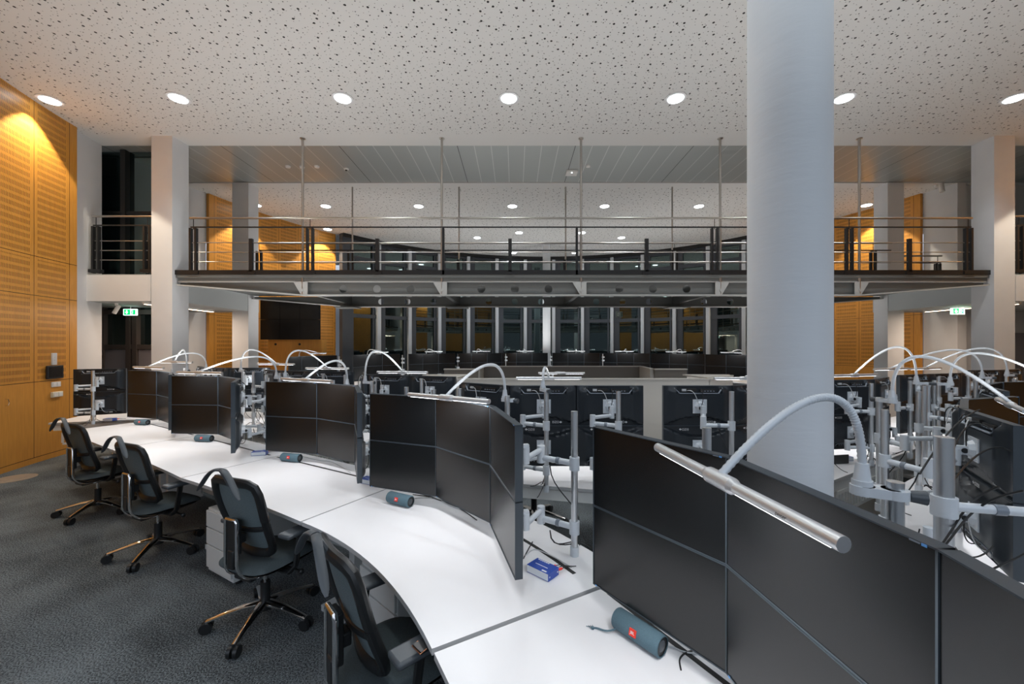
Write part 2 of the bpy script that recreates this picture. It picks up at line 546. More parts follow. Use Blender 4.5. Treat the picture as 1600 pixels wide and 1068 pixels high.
# side passages between front and back halves of the round room
for sd, nm in ((-1, 'left'), (1, 'right')):
    def X(x): return CX + sd * (CX - x) * 1.0
    def bx(x0, x1, y0, y1, z0, z1, m, name):
        a, b = X(x0), X(x1)
        mb = MB(); mb.box(((a + b) / 2, (y0 + y1) / 2, (z0 + z1) / 2), (abs(a - b), abs(y1 - y0), z1 - z0))
        return struct(mb.build(name, m, smooth=False))
    # note X mirrors: for sd=-1 X(x)=2*... keep left coordinates literal
    if sd == -1:
        X = lambda x: x
    else:
        X = lambda x: 2 * CX - x
    for y0, y1, s in ((7.24, 7.9, 1), (10.36, 9.70, -1)):
        mb = MB()
        mb.prism([(X(-7.95), y0), (X(-8.10), y1), (X(-8.32), y1), (X(-8.32), y0)], 0, CEIL)
        struct(mb.build('wall_' + nm, M['plaster'], smooth=False))
    # outer glazed / plain wall of the passage
    if sd == -1:
        bx(-10.6, -7.7, 8.86, 8.92, 0, 2.72, M['glass'], 'window_1')
        bx(-10.6, -7.1, 8.16, 8.22, 3.22, CEIL, M['glass'], 'window_2')
        for x in (-9.0, -8.42, -8.28, -7.72):
            bx(x - .05, x + .05, 8.76, 8.86, 0, 2.72, M['panel_brown'], 'trim_2')
        for z in (2.62, 1.86):
            bx(-10.6, -7.7, 8.77, 8.86, z - .05, z + .05, M['panel_brown'], 'trim_2')
        bx(-8.22, -7.76, 8.80, 8.86, 0.1, 1.80, M['cloud'], 'door_1')
        bx(-8.95, -8.48, 8.80, 8.86, 0.1, 1.80, M['cloud'], 'door_2')
        for x in (-7.85, -7.15):
            bx(x - .05, x + .05, 8.06, 8.16, 3.22, CEIL, M['rail_black'], 'trim_3')
        bx(-10.6, -7.1, 8.08, 8.16, 4.52, 4.58, M['rail_black'], 'trim_3')
    else:
        bx(-10.6, -8.1, 9.86, 9.92, 0, 2.72, M['plaster'], 'wall_passage_right')
        bx(-9.3, -9.22, 9.7, 9.86, 0, 2.6, M['panel_brown'], 'trim_4')
        bx(-10.6, -8.1, 9.86, 9.92, 3.22, CEIL, M['plaster'], 'wall_gallery_right')
        bx(-10.0, -9.3, 9.8, 9.86, 0.0, 2.2, M['cloud'], 'door_3')
    bx(-10.7, -10.6, 7.0, 10.4, 0, CEIL, M['plaster'], 'wall_end_' + nm)
    bx(-10.6, -8.3, 7.0, 7.06, 0, CEIL, M['plaster'], 'wall_end_' + nm)
    # gallery slab with white edge
    bx(-10.6, -6.42, 7.56, 10.10, 2.72, 3.22, M['soffit'], 'trim_5')
    bx(-8.03, -6.82, 7.54, 7.56, 2.72, 3.20, M['plaster'], 'trim_6')
    # square pillars
    for yy in (7.72, 9.87):
        mb = MB(); mb.box((X(-6.60), yy, CEIL / 2), (0.39, 0.38, CEIL))
        tag(struct(mb.build('pillar', M['plaster'], smooth=False)))
    # warm strip lights under the slab
    for (x, y) in ((-7.10, 8.60),):
        t = empty('strip_light', (X(x), y, 2.72), PI / 2, 'warm linear light under the %s gallery slab' % nm, 'light')
        mb = MB(); mb.box((0, 0, -0.02), (1.8, 0.05, 0.04)); mb.build('housing', M['white_pl'], t)
        mb = MB(); mb.box((0, 0, -0.043), (1.74, 0.035, 0.006)); mb.build('diffuser', M['warm_em'], t)
        add_light('AREA', 'strip_glow', (0, 0, -0.05), t, shape='RECTANGLE', size=1.0, size_y=0.05, energy=24, color=(1, 0.78, 0.6))

# round columns
def round_column(x, y, r, label):
    mb = MB()
    n = 64
    zs = [0, 1.45, 2.9, 4.35, CEIL]
    for i in range(len(zs) - 1):
        mb.cyl((0, 0, zs[i]), (0, 0, zs[i + 1]), r, n=n, caps=(i in (0, 3)))
    o = mb.build('column', M['concrete'])
    o.location = (x, y, 0)
    struct(o)
    o['label'] = label
round_column(1.37, 2.023, 0.18, 'large round white concrete column standing by the near workstations')
round_column(1.21, 15.55, 0.15, 'slim round column in front of the far windows')

# ------------------------------------------------------------------ curved window wall
R_G = 9.12
phis = [math.radians(2.7 + 8.02 * k) for k in range(-7, 7)]
wi = 0
for k in range(len(phis)):
    p = phis[k]
    fx, fy, _ = arcpt(p, R_G)
    rz = -p
    if k > 0:
        mb = MB()
        c = Vector(arcpt(p, R_G - 0.10, CEIL / 2))
        mb.box(c, (0.13, 0.26, CEIL), rz)
        struct(mb.build('trim_%d' % (10 + k), M['mullion'], smooth=False))
    mb = MB()
    q = math.radians(1.15)
    c = Vector(arcpt(p + q, R_G - 0.03, CEIL / 2))
    mb.box(c, (0.24, 0.14, CEIL), rz)
    struct(mb.build('trim_%d' % (30 + k), M['frame'], smooth=False))
for k in range(0, len(phis)):
    p0 = phis[k] if k >= 0 else phis[0] - math.radians(7)
    p1 = phis[k + 1] if k + 1 < len(phis) else math.radians(54.6)
    wi += 1
    a, b = arcpt(p0, R_G), arcpt(p1, R_G)
    pm = (p0 + p1) / 2
    ln = math.dist(a, b)
    cx, cy = (a[0] + b[0]) / 2, (a[1] + b[1]) / 2
    mb = MB(); mb.box((cx, cy, CEIL / 2), (ln, 0.02, CEIL), -pm)
    w = struct(mb.build('window_%d' % (wi + 2), M['glass'], smooth=False))
    mb = MB()
    for z, h in ((0.45, 0.9), (2.98, 0.13), (3.62, 0.12), (5.05, 0.14), (5.70, 0.2)):
        off = Vector(arcpt(pm, -0.06)) - Vector(arcpt(pm, 0))
        mb.box((cx + off.x, cy + off.y, z), (ln, 0.10, h), -pm)
    # inner sash frame
    for s in (-1, 1):
        t = Vector((math.cos(-pm), math.sin(-pm), 0)) * s * (ln / 2 - 0.17)
        off = Vector(arcpt(pm, -0.05)) - Vector(arcpt(pm, 0))
        mb.box((cx + t.x + off.x, cy + t.y + off.y, CEIL / 2), (0.07, 0.08, CEIL), -pm)
    fr = mb.build('window_frame', M['frame'], w, smooth=False)
# dark rail above the glazing, following the curve
curved_wall('trim_50', -math.radians(54.5), math.radians(54.5), CEIL - 0.12, CEIL, M['rail_black'], r=R_G - 0.28, th=0.12, n=60)
# dark corner posts between glazing and wood
for p in (-math.radians(53.2), math.radians(53.6)):
    mb = MB(); c = Vector(arcpt(p, R_G - 0.12, CEIL / 2)); mb.box(c, (0.42, 0.2, CEIL), -p)
    struct(mb.build('trim_51', M['frame'], smooth=False))

# ------------------------------------------------------------------ foot bridge
BX0, BX1 = -6.38, 8.92
YF, YB = 7.62, 9.92
def web_with_holes(x0, x1, y, z0, z1, holes, r, th, flip=False, slope=None):
    bm = bmesh.new()
    hz = z0 + (z1 - z0) * 0.5
    outline = [(x0, z0), (x1, z0), (x1, z1), (x0, z1)]
    es = []
    def loop(pts):
        vs = [bm.verts.new((x, y, z)) for x, z in pts]
        for i in range(len(vs)):
            es.append(bm.edges.new((vs[i], vs[(i + 1) % len(vs)])))
    loop(outline)
    for hx in holes:
        loop([(hx + r * math.cos(2 * PI * i / 20), hz + r * math.sin(2 * PI * i / 20)) for i in range(20)])
    bmesh.ops.triangle_fill(bm, use_beauty=True, use_dissolve=False, edges=es)
    g = bmesh.ops.extrude_face_region(bm, geom=bm.faces[:])
    vs = [v for v in g['geom'] if isinstance(v, bmesh.types.BMVert)]
    bmesh.ops.translate(bm, verts=vs, vec=(0, th, 0))
    bmesh.ops.recalc_face_normals(bm, faces=bm.faces)
    me = bpy.data.meshes.new('web')
    bm.to_mesh(me)
    bm.free()
    return me
bridge = empty('footbridge', (0, 0, 0), 0, 'grey steel footbridge with railings hung on rods across the room', 'footbridge')
mb = MB(); mb.box(((BX0 + BX1) / 2, (YF + YB) / 2, 3.14), (BX1 - BX0, YB - YF, 0.06)); mb.build('deck', M['beam'], bridge, smooth=False)
XR = [(476 - 805) / 630 * 7.69 + 2.63 * i for i in range(5)]      # hanger rods, front
XRB = [(552 - 805) / 630 * 10.0 + 2.63 * i for i in range(4)]
for yy, nm, sgn in ((YF + 0.06, 'front_beam', 1), (YB - 0.06, 'rear_beam', 1)):
    hs = []
    base = XR
    for i in range(4):
        for d in (0.76, 1.40, 2.04):
            hs.append(base[i] + d - 0.02)
    me = web_with_holes(XR[0], XR[-1], yy, 2.85, 3.08, hs, 0.075, 0.012)
    me.materials.append(M['beam'])
    b = bpy.data.objects.new(nm, me); COL.objects.link(b); b.parent = bridge
    mb = MB()
    mb.box(((XR[0] + XR[-1]) / 2, yy - 0.03, 2.837), (XR[-1] - XR[0], 0.14, 0.022))
    # tapering end bottom flanges and webs
    for xa, xb in ((XR[0], BX0), (XR[-1], BX1)):
        za, zb = 2.837, 3.03
        L = math.hypot(xb - xa, zb - za)
        an = math.atan2(zb - za, xb - xa)
        mb.box(((xa + xb) / 2, yy - 0.03, (za + zb) / 2), (L, 0.14, 0.022), ry=-an)
    mb.build('flange', M['beam_light'], b, smooth=False)
    for xa, xb in ((XR[0], BX0), (XR[-1], BX1)):
        mb = MB()
        vs = [(xa, yy, 2.84), (xb, yy, 3.03), (xb, yy, 3.08), (xa, yy, 3.08)]
        vs += [(x, y + 0.012, z) for x, y, z in vs]
        mb.add(vs, [(0, 1, 2, 3), (7, 6, 5, 4), (0, 4, 5, 1), (1, 5, 6, 2), (2, 6, 7, 3), (3, 7, 4, 0)])
        mb.build('end_plate', M['beam'], b, smooth=False)
mb = MB(); mb.box(((BX0 + BX1) / 2, YF + 0.02, 3.125), (BX1 - BX0, 0.02, 0.085)); mb.build('edge_channel', M['beam_light'], bridge, smooth=False)
mb = MB(); mb.box(((BX0 + BX1) / 2, YF, 3.20), (BX1 - BX0 + 0.02, 0.05, 0.07)); mb.build('edge_angle', M['beam'], bridge, smooth=False)
mb = MB(); mb.box(((BX0 + BX1) / 2, YF - 0.02, 3.265), (BX1 - BX0 + 0.06, 0.03, 0.085)); mb.build('toe_board', M['rail_black'], bridge, smooth=False)
mb = MB(); mb.box(((BX0 + BX1) / 2, YB, 3.265), (BX1 - BX0, 0.03, 0.085)); mb.build('toe_board', M['rail_black'], bridge, smooth=False)
# cross beams under the deck
for x in XR:
    mb = MB(); mb.box((x, (YF + YB) / 2, 2.99), (0.08, YB - YF - 0.2, 0.2)); mb.build('cross_beam', M['beam'], bridge, smooth=False)
for x in XR:
    mb = MB()
    mb.cyl((x, YF + 0.0, 2.86), (x, YF + 0.0, CEIL), 0.022, n=10)
    mb.cyl((x, YF, CEIL - 0.012), (x, YF, CEIL), 0.05, n=14)
    mb.build('hanger_rod', M['rail_steel'], bridge)
    mb = MB()
    s = -1 if x < CX else 1
    vs = [(x + s * 0.02, YF - 0.02, 2.84), (x + s * 0.17, YF - 0.02, 3.09), (x - s * 0.10, YF - 0.02, 3.09), (x - s * 0.10, YF - 0.02, 2.84)]
    vs += [(a, b + 0.015, c) for a, b, c in vs]
    mb.add(vs, [(0, 1, 2, 3), (7, 6, 5, 4), (0, 4, 5, 1), (1, 5, 6, 2), (2, 6, 7, 3), (3, 7, 4, 0)])
    mb.cyl((x, YF - 0.03, 2.93), (x, YF + 0.02, 2.93), 0.028, n=10)
    mb.build('rod_bracket', M['beam_light'], bridge, smooth=False)
for x in XRB:
    mb = MB(); mb.cyl((x, YB + 0.03, 2.9), (x, YB + 0.03, CEIL), 0.02, n=10); mb.build('hanger_rod', M['rail_steel'], bridge)
    mb = MB(); mb.box((x, YB - 0.25, 2.80), (0.5, 0.4, 0.02)); mb.build('tie_plate', M['beam'], bridge, smooth=False)

def railing(name, label, x0, x1, y, posts, shorts, dz=0.0, parent=None, group=None):
    r = empty(name, (0, 0, 0), 0, label, 'railing', group) if parent is None else parent
    hp = r
    z0 = 3.22 + dz
    mb = MB(); mb.tube([(x0 - .02, y, z0 + 1.07), (x1 + .02, y, z0 + 1.07)], 0.021, 10); hr = mb.build('railing' if parent else 'handrail', M['rail_steel'], r)
    if parent: r = hr
    mb = MB(); mb.box(((x0 + x1) / 2, y, z0 + 0.90), (x1 - x0, 0.025, 0.022)); mb.build('upper_rail', M['rail_black'], r, smooth=False)
    for z in (0.61, 0.43, 0.25):
        mb = MB(); mb.tube([(x0, y + .01, z0 + z), (x1, y + .01, z0 + z)], 0.009, 8); mb.build('tension_rod', M['rail_steel'], r)
    for x in posts:
        mb = MB()
        for d in (-0.05, 0.05):
            mb.box((x + d, y, z0 + 0.44), (0.035, 0.06, 0.88))
        mb.box((x, y, z0 + 0.04), (0.22, 0.08, 0.06))
        mb.cyl((x, y, z0 + 0.86), (x, y, z0 + 1.06), 0.007, n=6)
        mb.build('post', M['rail_black'], r, smooth=False)
    for x in shorts:
        mb = MB(); mb.box((x, y, z0 + 0.34), (0.065, 0.05, 0.68)); mb.box((x, y, z0 + 0.03), (0.18, 0.08, 0.05))
        mb.build('post', M['rail_black'], r, smooth=False)
    return r
def xat(px, y): return (px - 805) / 630 * y
railing('bridge_railing', 'steel railing along the front edge of the footbridge', xat(299, 7.62), xat(1516, 7.62), 7.61,
        [xat(303, 7.62), xat(485, 7.62), xat(1116, 7.62), xat(1326, 7.62), xat(1512, 7.62)],
        [xat(p, 7.62) for p in (393, 590, 797, 1010, 1228, 1420)], parent=bridge)
# thin vertical edges of the middle bay frames
fr = bpy.data.objects['railing']
for px in (693, 901):
    mb = MB(); mb.box((xat(px, 7.62), 7.61, 3.66), (0.04, 0.05, 0.88)); mb.build('post', M['rail_black'], fr, smooth=False)
railing('bridge_railing', 'steel railing along the far edge of the footbridge', xat(405, 9.45), xat(1392, 9.45), 9.45,
        [xat(p, 9.45) for p in (405, 548, 1054, 1364)], [xat(p, 9.45) for p in (716, 882)], 0.0, parent=bridge)
railing('gallery_railing', 'short steel balcony railing left of the left front pillar', -7.95, -6.85, 7.60, [-7.90, -6.93], [], 0.03)
railing('gallery_railing', 'short steel balcony railing right of the right front pillar', 9.42, 10.4, 7.60, [9.5, 10.35], [], 0.03)
railing('gallery_railing', 'lower steel balcony railing on the right gallery behind the bridge', xat(1395, 9.9), xat(1470, 9.9), 9.9, [xat(1465, 9.9)], [], -0.2)

# ------------------------------------------------------------------ ceiling downlights and detectors
dl = [(-5.33, 6.38), (-2.73, 6.38), (-0.10, 6.38), (2.54, 6.38), (5.20, 6.38), (7.90, 6.38),
      (-5.3, 11.28), (-2.7, 11.28), (-0.08, 11.28), (2.5, 11.28), (5.14, 11.28),
      (0.13, 13.9), (2.3, 13.9), (-1.37, 14.54), (3.83, 14.54), (-0.08, 16.9), (2.5, 16.9),
      (-2.73, 3.4), (-0.10, 3.4), (2.54, 3.4), (5.2, 3.4), (-0.10, 0.6), (2.54, 0.6), (-4.6, 4.2)]  # out-of-view downlights, added for more frontal light
dlw = [(-7.42, 6.43), (-7.20, 11.2), (-6.28, 13.5), (9.76, 11.2), (8.82, 13.5), (9.95, 6.43), (-6.6, 3.9), (9.2, 3.9)]
ROWN = {6.38: 'front ceiling row', 11.28: 'ceiling row beyond the footbridge', 13.9: 'rear ceiling pair', 14.54: 'outer rear ceiling pair', 16.9: 'ceiling pair by the far windows',
        3.4: 'added row above the near desks', 0.6: 'added pair above the camera', 4.2: 'added group at near left'}
ORD = ['first', 'second', 'third', 'fourth', 'fifth', 'sixth', 'seventh']
cnt = {}
for x, y in dl:
    vis = y > 4.95
    cnt[y] = cnt.get(y, 0) + 1
    t = empty('ceiling_downlight', (x, y, CEIL), 0, 'round recessed white downlight, %s from the left in the %s' % (ORD[cnt[y] - 1], ROWN[y]), 'ceiling light', 'recessed ceiling downlights')
    mb = MB(); mb.cyl((0, 0, -0.012), (0, 0, 0.0), 0.165, n=28); mb.build('ring', M['ceiling_ring'] if 'ceiling_ring' in M else M['plaster'], t)
    mb = MB(); mb.cyl((0, 0, -0.02), (0, 0, -0.011), 0.118, n=28); mb.build('diffuser', M['lamp_em'], t)
    add_light('SPOT', 'downlight_beam', (0, 0, -0.05), t, energy=DOWNLIGHT_W, spot_size=math.radians(125), spot_blend=0.6, shadow_soft_size=0.10, color=(0.88, 0.95, 1.0))
WN = ['by the left front wood wall', 'behind the left rear pillar', 'over the video screen corner', 'beside the right rear pillar', 'behind the round column on the right', 'by the right front wood wall', 'over the near left wood wall', 'over the near right wood wall']
for i, (x, y) in enumerate(dlw):
    t = empty('ceiling_downlight', (x, y, CEIL), 0, 'round recessed wall washing downlight %s' % WN[i], 'ceiling light', 'recessed ceiling downlights')
    mb = MB(); mb.cyl((0, 0, -0.012), (0, 0, 0.0), 0.165, n=28); mb.build('ring', M['plaster'], t)
    mb = MB(); mb.cyl((0, 0, -0.02), (0, 0, -0.011), 0.118, n=28); mb.build('diffuser', M['lamp_em'], t)
    d = Vector((x - CX, y - CY)).normalized()
    add_light('SPOT', 'wall_washer_beam', (0, 0, -0.05), t, energy=WALLWASH_W, spot_size=math.radians(88), spot_blend=0.12, shadow_soft_size=0.06, color=(1.0, 0.86, 0.66))
def det(px, py, kind):
    y = 630 * (CEIL - CAM_Z) / (541 - py)
    x = (px - 805) / 630 * y
    return x, y
def _fix(): pass
x, y = det(893, 270, 0)
t = empty('access_point', (x, y, CEIL + .02), 0, 'white square wireless box on the grey metal ceiling strip', 'box')
mb = MB(); mb.box((0, 0, -0.02), (0.26, 0.26, 0.04)); mb.build('housing', M['white_pl'], t, bevel=0.008)
mb = MB(); mb.cyl((0, -0.06, -0.045), (0, -0.06, -0.04), 0.012, n=8); mb.build('indicator', M['lamp_em'], t)
for px, py, lb in ((541, 265, 'small cream smoke detector with dark sensor on the metal ceiling strip'), (450, 261, 'leftmost small white disc on the metal ceiling strip'),
                   (472, 262, 'small white disc beside the left hanger rod on the metal ceiling'), (495, 261, 'small white disc right of the left hanger rod on the metal ceiling'), (919, 260, 'small white disc right of the square ceiling box')):
    x, y = det(px, py, 0)
    mb = MB(); mb.cyl((0, 0, -0.03), (0, 0, 0), 0.045, 0.055, n=18)
    if px == 541: mb.cyl((0, 0, -0.045), (0, 0, -0.03), 0.02, 0.03, n=12, mi=1)
    o = mb.build('smoke_detector', [M['white_pl'], M['black_pl']]); o.location = (x, y, CEIL + .02)
    tag(o, lb, 'detector')
t = empty('security_camera', (X(-7.55) if False else -7.86, 7.95, 2.72), 0, 'small tilted white camera under the left gallery slab', 'camera')
mb = MB(); mb.cyl((0, 0, 0), (0, 0, -0.05), 0.03, n=12); mb.build('bracket', M['white_pl'], t)
mb = MB(); mb.tube([(0.05, 0, -0.04), (-0.03, -0.02, -0.2)], 0.035, 12); mb.build('housing', M['white_pl'], t)
t = empty('security_camera', (xat(1466, 9.82), 9.82, CEIL - 0.025), 0, 'small white camera on the grey wall right of the far right pillar', 'camera')
mb = MB(); mb.box((0, 0, 0), (0.16, 0.05, 0.05)); mb.build('bracket', M['white_pl'], t, smooth=False)
mb = MB(); mb.tube([(0, -0.05, 0.05), (0, -0.1, -0.18)], 0.05, 12); mb.build('housing', M['white_pl'], t)

# exit signs
def exit_sign(x, y, z, w, h, label, lit=True, arrow='down', rz=0.0):
    t = empty('exit_sign', (x, y, z), rz, label, 'exit sign')
    wm, gm = (M['exit_white'], M['exit_green']) if lit else (M['dim_white'], M['dim_green'])
    mb = MB(); mb.box((0, 0, 0), (w, 0.04, h)); mb.build('housing', wm, t, smooth=False)
    mb = MB()
    if lit:
        mb.box((-w * 0.19, -0.022, 0), (w * 0.46, 0.004, h * 0.84), mi=0)
        # white arrow pointing down
        mb.box((-w * 0.21, -0.0255, h * 0.12), (w * 0.10, 0.003, h * 0.34), mi=1)
        vs = [(-w * 0.21 - w * .13, -0.027, 0.0), (-w * 0.21 + w * .13, -0.027, 0.0), (-w * 0.21, -0.027, -h * 0.32)]
        mb.add(vs, [(0, 1, 2)], 1)
        # running figure in an open doorway
        mb.box((w * 0.36, -0.022, 0), (w * 0.16, 0.004, h * 0.72), mi=0)
        cxx = w * 0.20
        mb.cyl((cxx + .01, -0.022, h * .26), (cxx + .01, -0.027, h * .26), h * .07, n=10, mi=0)
        for a, b in (((cxx, h * .16), (cxx - .01, -h * .05)), ((cxx - .01, -h * .05), (cxx + w * .07, -h * .16)), ((cxx + w * .07, -h * .16), (cxx + w * .05, -h * .34)),
                     ((cxx - .01, -h * .05), (cxx - w * .06, -h * .30)), ((cxx, h * .14), (cxx + w * .08, h * .05)), ((cxx, h * .14), (cxx - w * .07, h * .06))):
            mb.tube([(a[0], -0.024, a[1]), (b[0], -0.024, b[1])], h * 0.035, 6, mi=0)
    else:
        mb.box((0, -0.022, 0), (w * 0.94, 0.004, h * 0.9), mi=0)
        mb.box((w * 0.2, -0.0255, 0), (w * 0.28, 0.003, h * 0.14), mi=1)
        mb.add([(w * 0.28, -0.027, h * .28), (w * 0.28, -0.027, -h * .28), (w * 0.44, -0.027, 0)], [(0, 1, 2)], 1)
        mb.box((-w * 0.3, -0.0255, 0), (w * 0.2, 0.003, h * 0.7), mi=1)
        mb.tube([(-w * 0.26, -0.028, h * .2), (-w * 0.32, -0.028, -0.01), (-w * 0.24, -0.028, -h * .25)], h * 0.05, 6, mi=0)
    mb.build('pictogram', [gm, wm], t, smooth=False)
    mb = MB()
    if lit: mb.cyl((0, 0, h / 2), (0, 0, 2.72 - z), 0.008, n=8)
    else: mb.box((0, 0.03, -h / 2 - 0.05), (0.3, 0.06, 0.14))
    mb.build('hanger', M['white_pl'] if lit else M['frame'], t)
exit_sign(xat(204, 8.5), 8.5, CAM_Z + 53.5 * 8.5 / 630, 0.27, 0.135, 'lit green exit sign with down arrow under the left gallery')
exit_sign(xat(1496, 8.6), 8.6, CAM_Z + 55 * 8.6 / 630, 0.27, 0.135, 'lit green exit sign with down arrow under the right gallery')
exit_sign(xat(973, 17.28), 17.28, CAM_Z + 50 * 17.28 / 630, 0.58, 0.24, 'dim exit sign with right arrow, modelled for a reflection in the far windows', lit=False)  # solid sign standing in for a sign's reflection in the glass

# ------------------------------------------------------------------ things on the wood walls
def wall_frame(py_y, side=-1):
    """position and rotation on the curved wood wall at depth y"""
    p = phi_of_y(py_y, side)
    return Vector(arcpt(p, RW)), -p
P, rz = wall_frame(6.68)
inw = (Vector((CX, CY, 0)) - P).normalized()
P2 = Vector((P.x, P.y, 0))
# local frame: x along the wall, -y toward the room
def on_wall(name, label, cat, yv, z, off=0.0):
    p = phi_of_y(yv, -1)
    q = Vector(arcpt(p, RW - off, z))
    # local -y faces the room centre
    rz = math.atan2(CY - q.y, CX - q.x) + PI / 2
    return empty(name, q, rz, label, cat)
t = on_wall('wall_tablet', 'black wall mounted touch screen on the left wood wall', 'screen', 6.78, 1.44)
mb = MB(); mb.box((0, -0.03, 0), (0.30, 0.03, 0.22)); mb.build('housing', M['bezel'], t, bevel=0.006)
mb = MB(); mb.box((0, -0.0465, 0), (0.25, 0.003, 0.17)); mb.build('display', M['tv'], t, smooth=False)
mb = MB(); mb.box((0, -0.01, 0), (0.1, 0.02, 0.1)); mb.build('bracket', M['black_pl'], t, smooth=False)
t = on_wall('intercom_panel', 'narrow grey intercom plate above the black wall touch screen', 'intercom', 6.79, 1.66)
mb = MB(); mb.box((0, -0.012, 0), (0.085, 0.024, 0.2)); mb.build('plate', M['armgrey'], t, bevel=0.003)
mb = MB(); mb.cyl((0, -0.024, 0.03), (0, -0.028, 0.03), 0.012, n=12); mb.cyl((0, -0.024, -0.02), (0, -0.028, -0.02), 0.01, n=12); mb.build('button', M['steel'], t)
t = on_wall('light_switch_plate', 'white double switch plate under the black wall touch screen', 'switch', 6.83, 1.23)
mb = MB(); mb.box((0, -0.008, 0), (0.17, 0.016, 0.085)); mb.build('plate', M['white_pl'], t, bevel=0.003)
for dx in (-.04, .04):
    mb = MB(); mb.box((dx, -0.018, 0), (0.05, 0.006, 0.055)); mb.build('rocker', M['white'], t, bevel=0.002)
t = on_wall('wall_socket', 'cream double socket box on the left wood wall, lowest fitting', 'socket', 6.83, 1.06)
mb = MB(); mb.box((0, -0.02, 0), (0.19, 0.04, 0.09)); mb.build('box', M['cream'], t, bevel=0.004)
for dx in (-.045, .045):
    mb = MB(); mb.box((dx, -0.042, 0), (0.07, 0.006, 0.065)); mb.build('cover', M['white_pl'], t, bevel=0.002)
t = on_wall('cabinet_handle', 'small curved steel pull on the lower left wood wall panel', 'handle', 5.98, 1.04)
mb = MB(); mb.tube([(0, 0, 0.05), (0, -0.03, 0.045), (0, -0.04, 0), (0, -0.03, -0.045), (0, 0, -0.05)], 0.006, 8); mb.build('pull', M['chrome'], t)
mb = MB(); mb.cyl((0, 0, 0.0), (0, 0, 0.008), 0.22, n=40); mb.cyl((0, 0, 0.008), (0, 0, 0.011), 0.12, n=32)
o = mb.build('floor_outlet', M['brass']); o.location = (-7.08, 5.70, 0); tag(o, 'round brushed metal floor outlet cover near the left wood wall', 'floor outlet')
# video screen and wood return below it
YT = 11.65
t = empty('video_screen', (xat(454, YT), YT, 0), 0, 'large black video wall screen left of the far windows', 'screen')
ztop, zbot = CAM_Z + 73 * YT / 630, CAM_Z + 10.5 * YT / 630
for i in range(3):
    w = (xat(500, YT) - xat(408, YT)) / 3
    for j in range(2):
        mb = MB(); mb.box(((i - 1) * w, 0, (ztop + zbot) / 2 + (j - .5) * (ztop - zbot) / 2), (w - 0.006, 0.08, (ztop - zbot) / 2 - 0.006)); mb.build('panel', M['tv'], t, smooth=False)
mb = MB(); mb.box((0, 0.07, (ztop + zbot) / 2), (1.5, 0.08, 0.9)); mb.build('mount', M['black_pl'], t, smooth=False)
c = empty('wood_cabinet', (-6.42, YT + 0.25, 0), 0, 'low slotted wood cabinet standing below the video screen', 'cabinet')
mb = MB(); mb.box((0, 0.0, (zbot) / 2), (1.56, 0.3, zbot)); o = mb.build('body', M['wood_plain'], c, smooth=False)
for k in range(3):
    mb = MB(); mb.box((-0.5 + 0.50 * k, -0.156, zbot / 2 - 0.14), (0.47, 0.012, zbot - 0.42)); mb.build('door', M['wood_plain'], c, smooth=False)
for dx in (-0.56, 0.14):
    mb = MB(); mb.cyl((dx, -0.152, zbot - 0.13), (dx, -0.16, zbot - 0.13), 0.035, n=14); mb.build('lock', M['black_pl'], c)

# ------------------------------------------------------------------ centre podium
def partition(pts, z1, th, name, m, label):
    t = empty(name, (pts[0][0], pts[0][1], 0), 0, label, 'partition')
    o = Vector((pts[0][0], pts[0][1], 0))
    for a, b in zip(pts[:-1], pts[1:]):
        L = math.dist(a, b); an = math.atan2(b[1] - a[1], b[0] - a[0])
        c = Vector(((a[0] + b[0]) / 2, (a[1] + b[1]) / 2, 0)) - o
        mb = MB(); mb.box((c.x, c.y, (z1 - 0.02) / 2), (L, th, z1 - 0.02), an); mb.build('panel', m, t, smooth=False)
        mb = MB(); mb.box((c.x, c.y, z1 - 0.01), (L + 0.02, th + 0.02, 0.02), an); mb.build('cap', M['beige'], t, smooth=False)
    return t
t = partition([(-1.33, 5.95), (-0.76, 5.3), (2.53, 5.3), (3.15, 5.9)], 1.452, 0.06, 'desk_partition', M['beige'], 'beige screen wall behind the monitors facing away in the middle')
mb = MB(); mb.prism([(2.53 + 1.33, 5.32 - 5.95), (3.15 + 1.33, -0.03), (2.47 + 1.33, 0.0)], 1.44, 1.46)
mb.build('corner_top', M['beige'], t, smooth=False)
mb = MB(); mb.prism([(0.57, -0.62), (0.02, 0.0), (0.66, 0.03)], 1.44, 1.46); mb.build('corner_top', M['beige'], t, smooth=False)
t = partition([(-0.72, 8.7), (2.70, 8.7)], 1.452, 0.08, 'console_desk', M['shaded_beige'], 'wide central console, front darkened as in shade, thin beige top, far middle')
for a, b, lb in (((-1.33, 7.6), (-0.70, 7.6), 'left'), ((2.62, 7.6), (3.22, 7.6), 'right')):
    partition([a, b] if lb == 'right' else [a, b], 1.452, 0.08, 'console_desk', M['shaded_beige'], 'short console wing, front darkened as shade, beige top, %s side of the far middle console' % lb)
    xx = -0.70 if lb == 'left' else 2.60
    partition([(xx, 7.68), (xx + (-0.0 if lb == 'left' else 0.08), 8.6)], 1.452, 0.06, 'console_desk', M['beige'], 'beige end panel joining the %s wing to the far console' % lb)

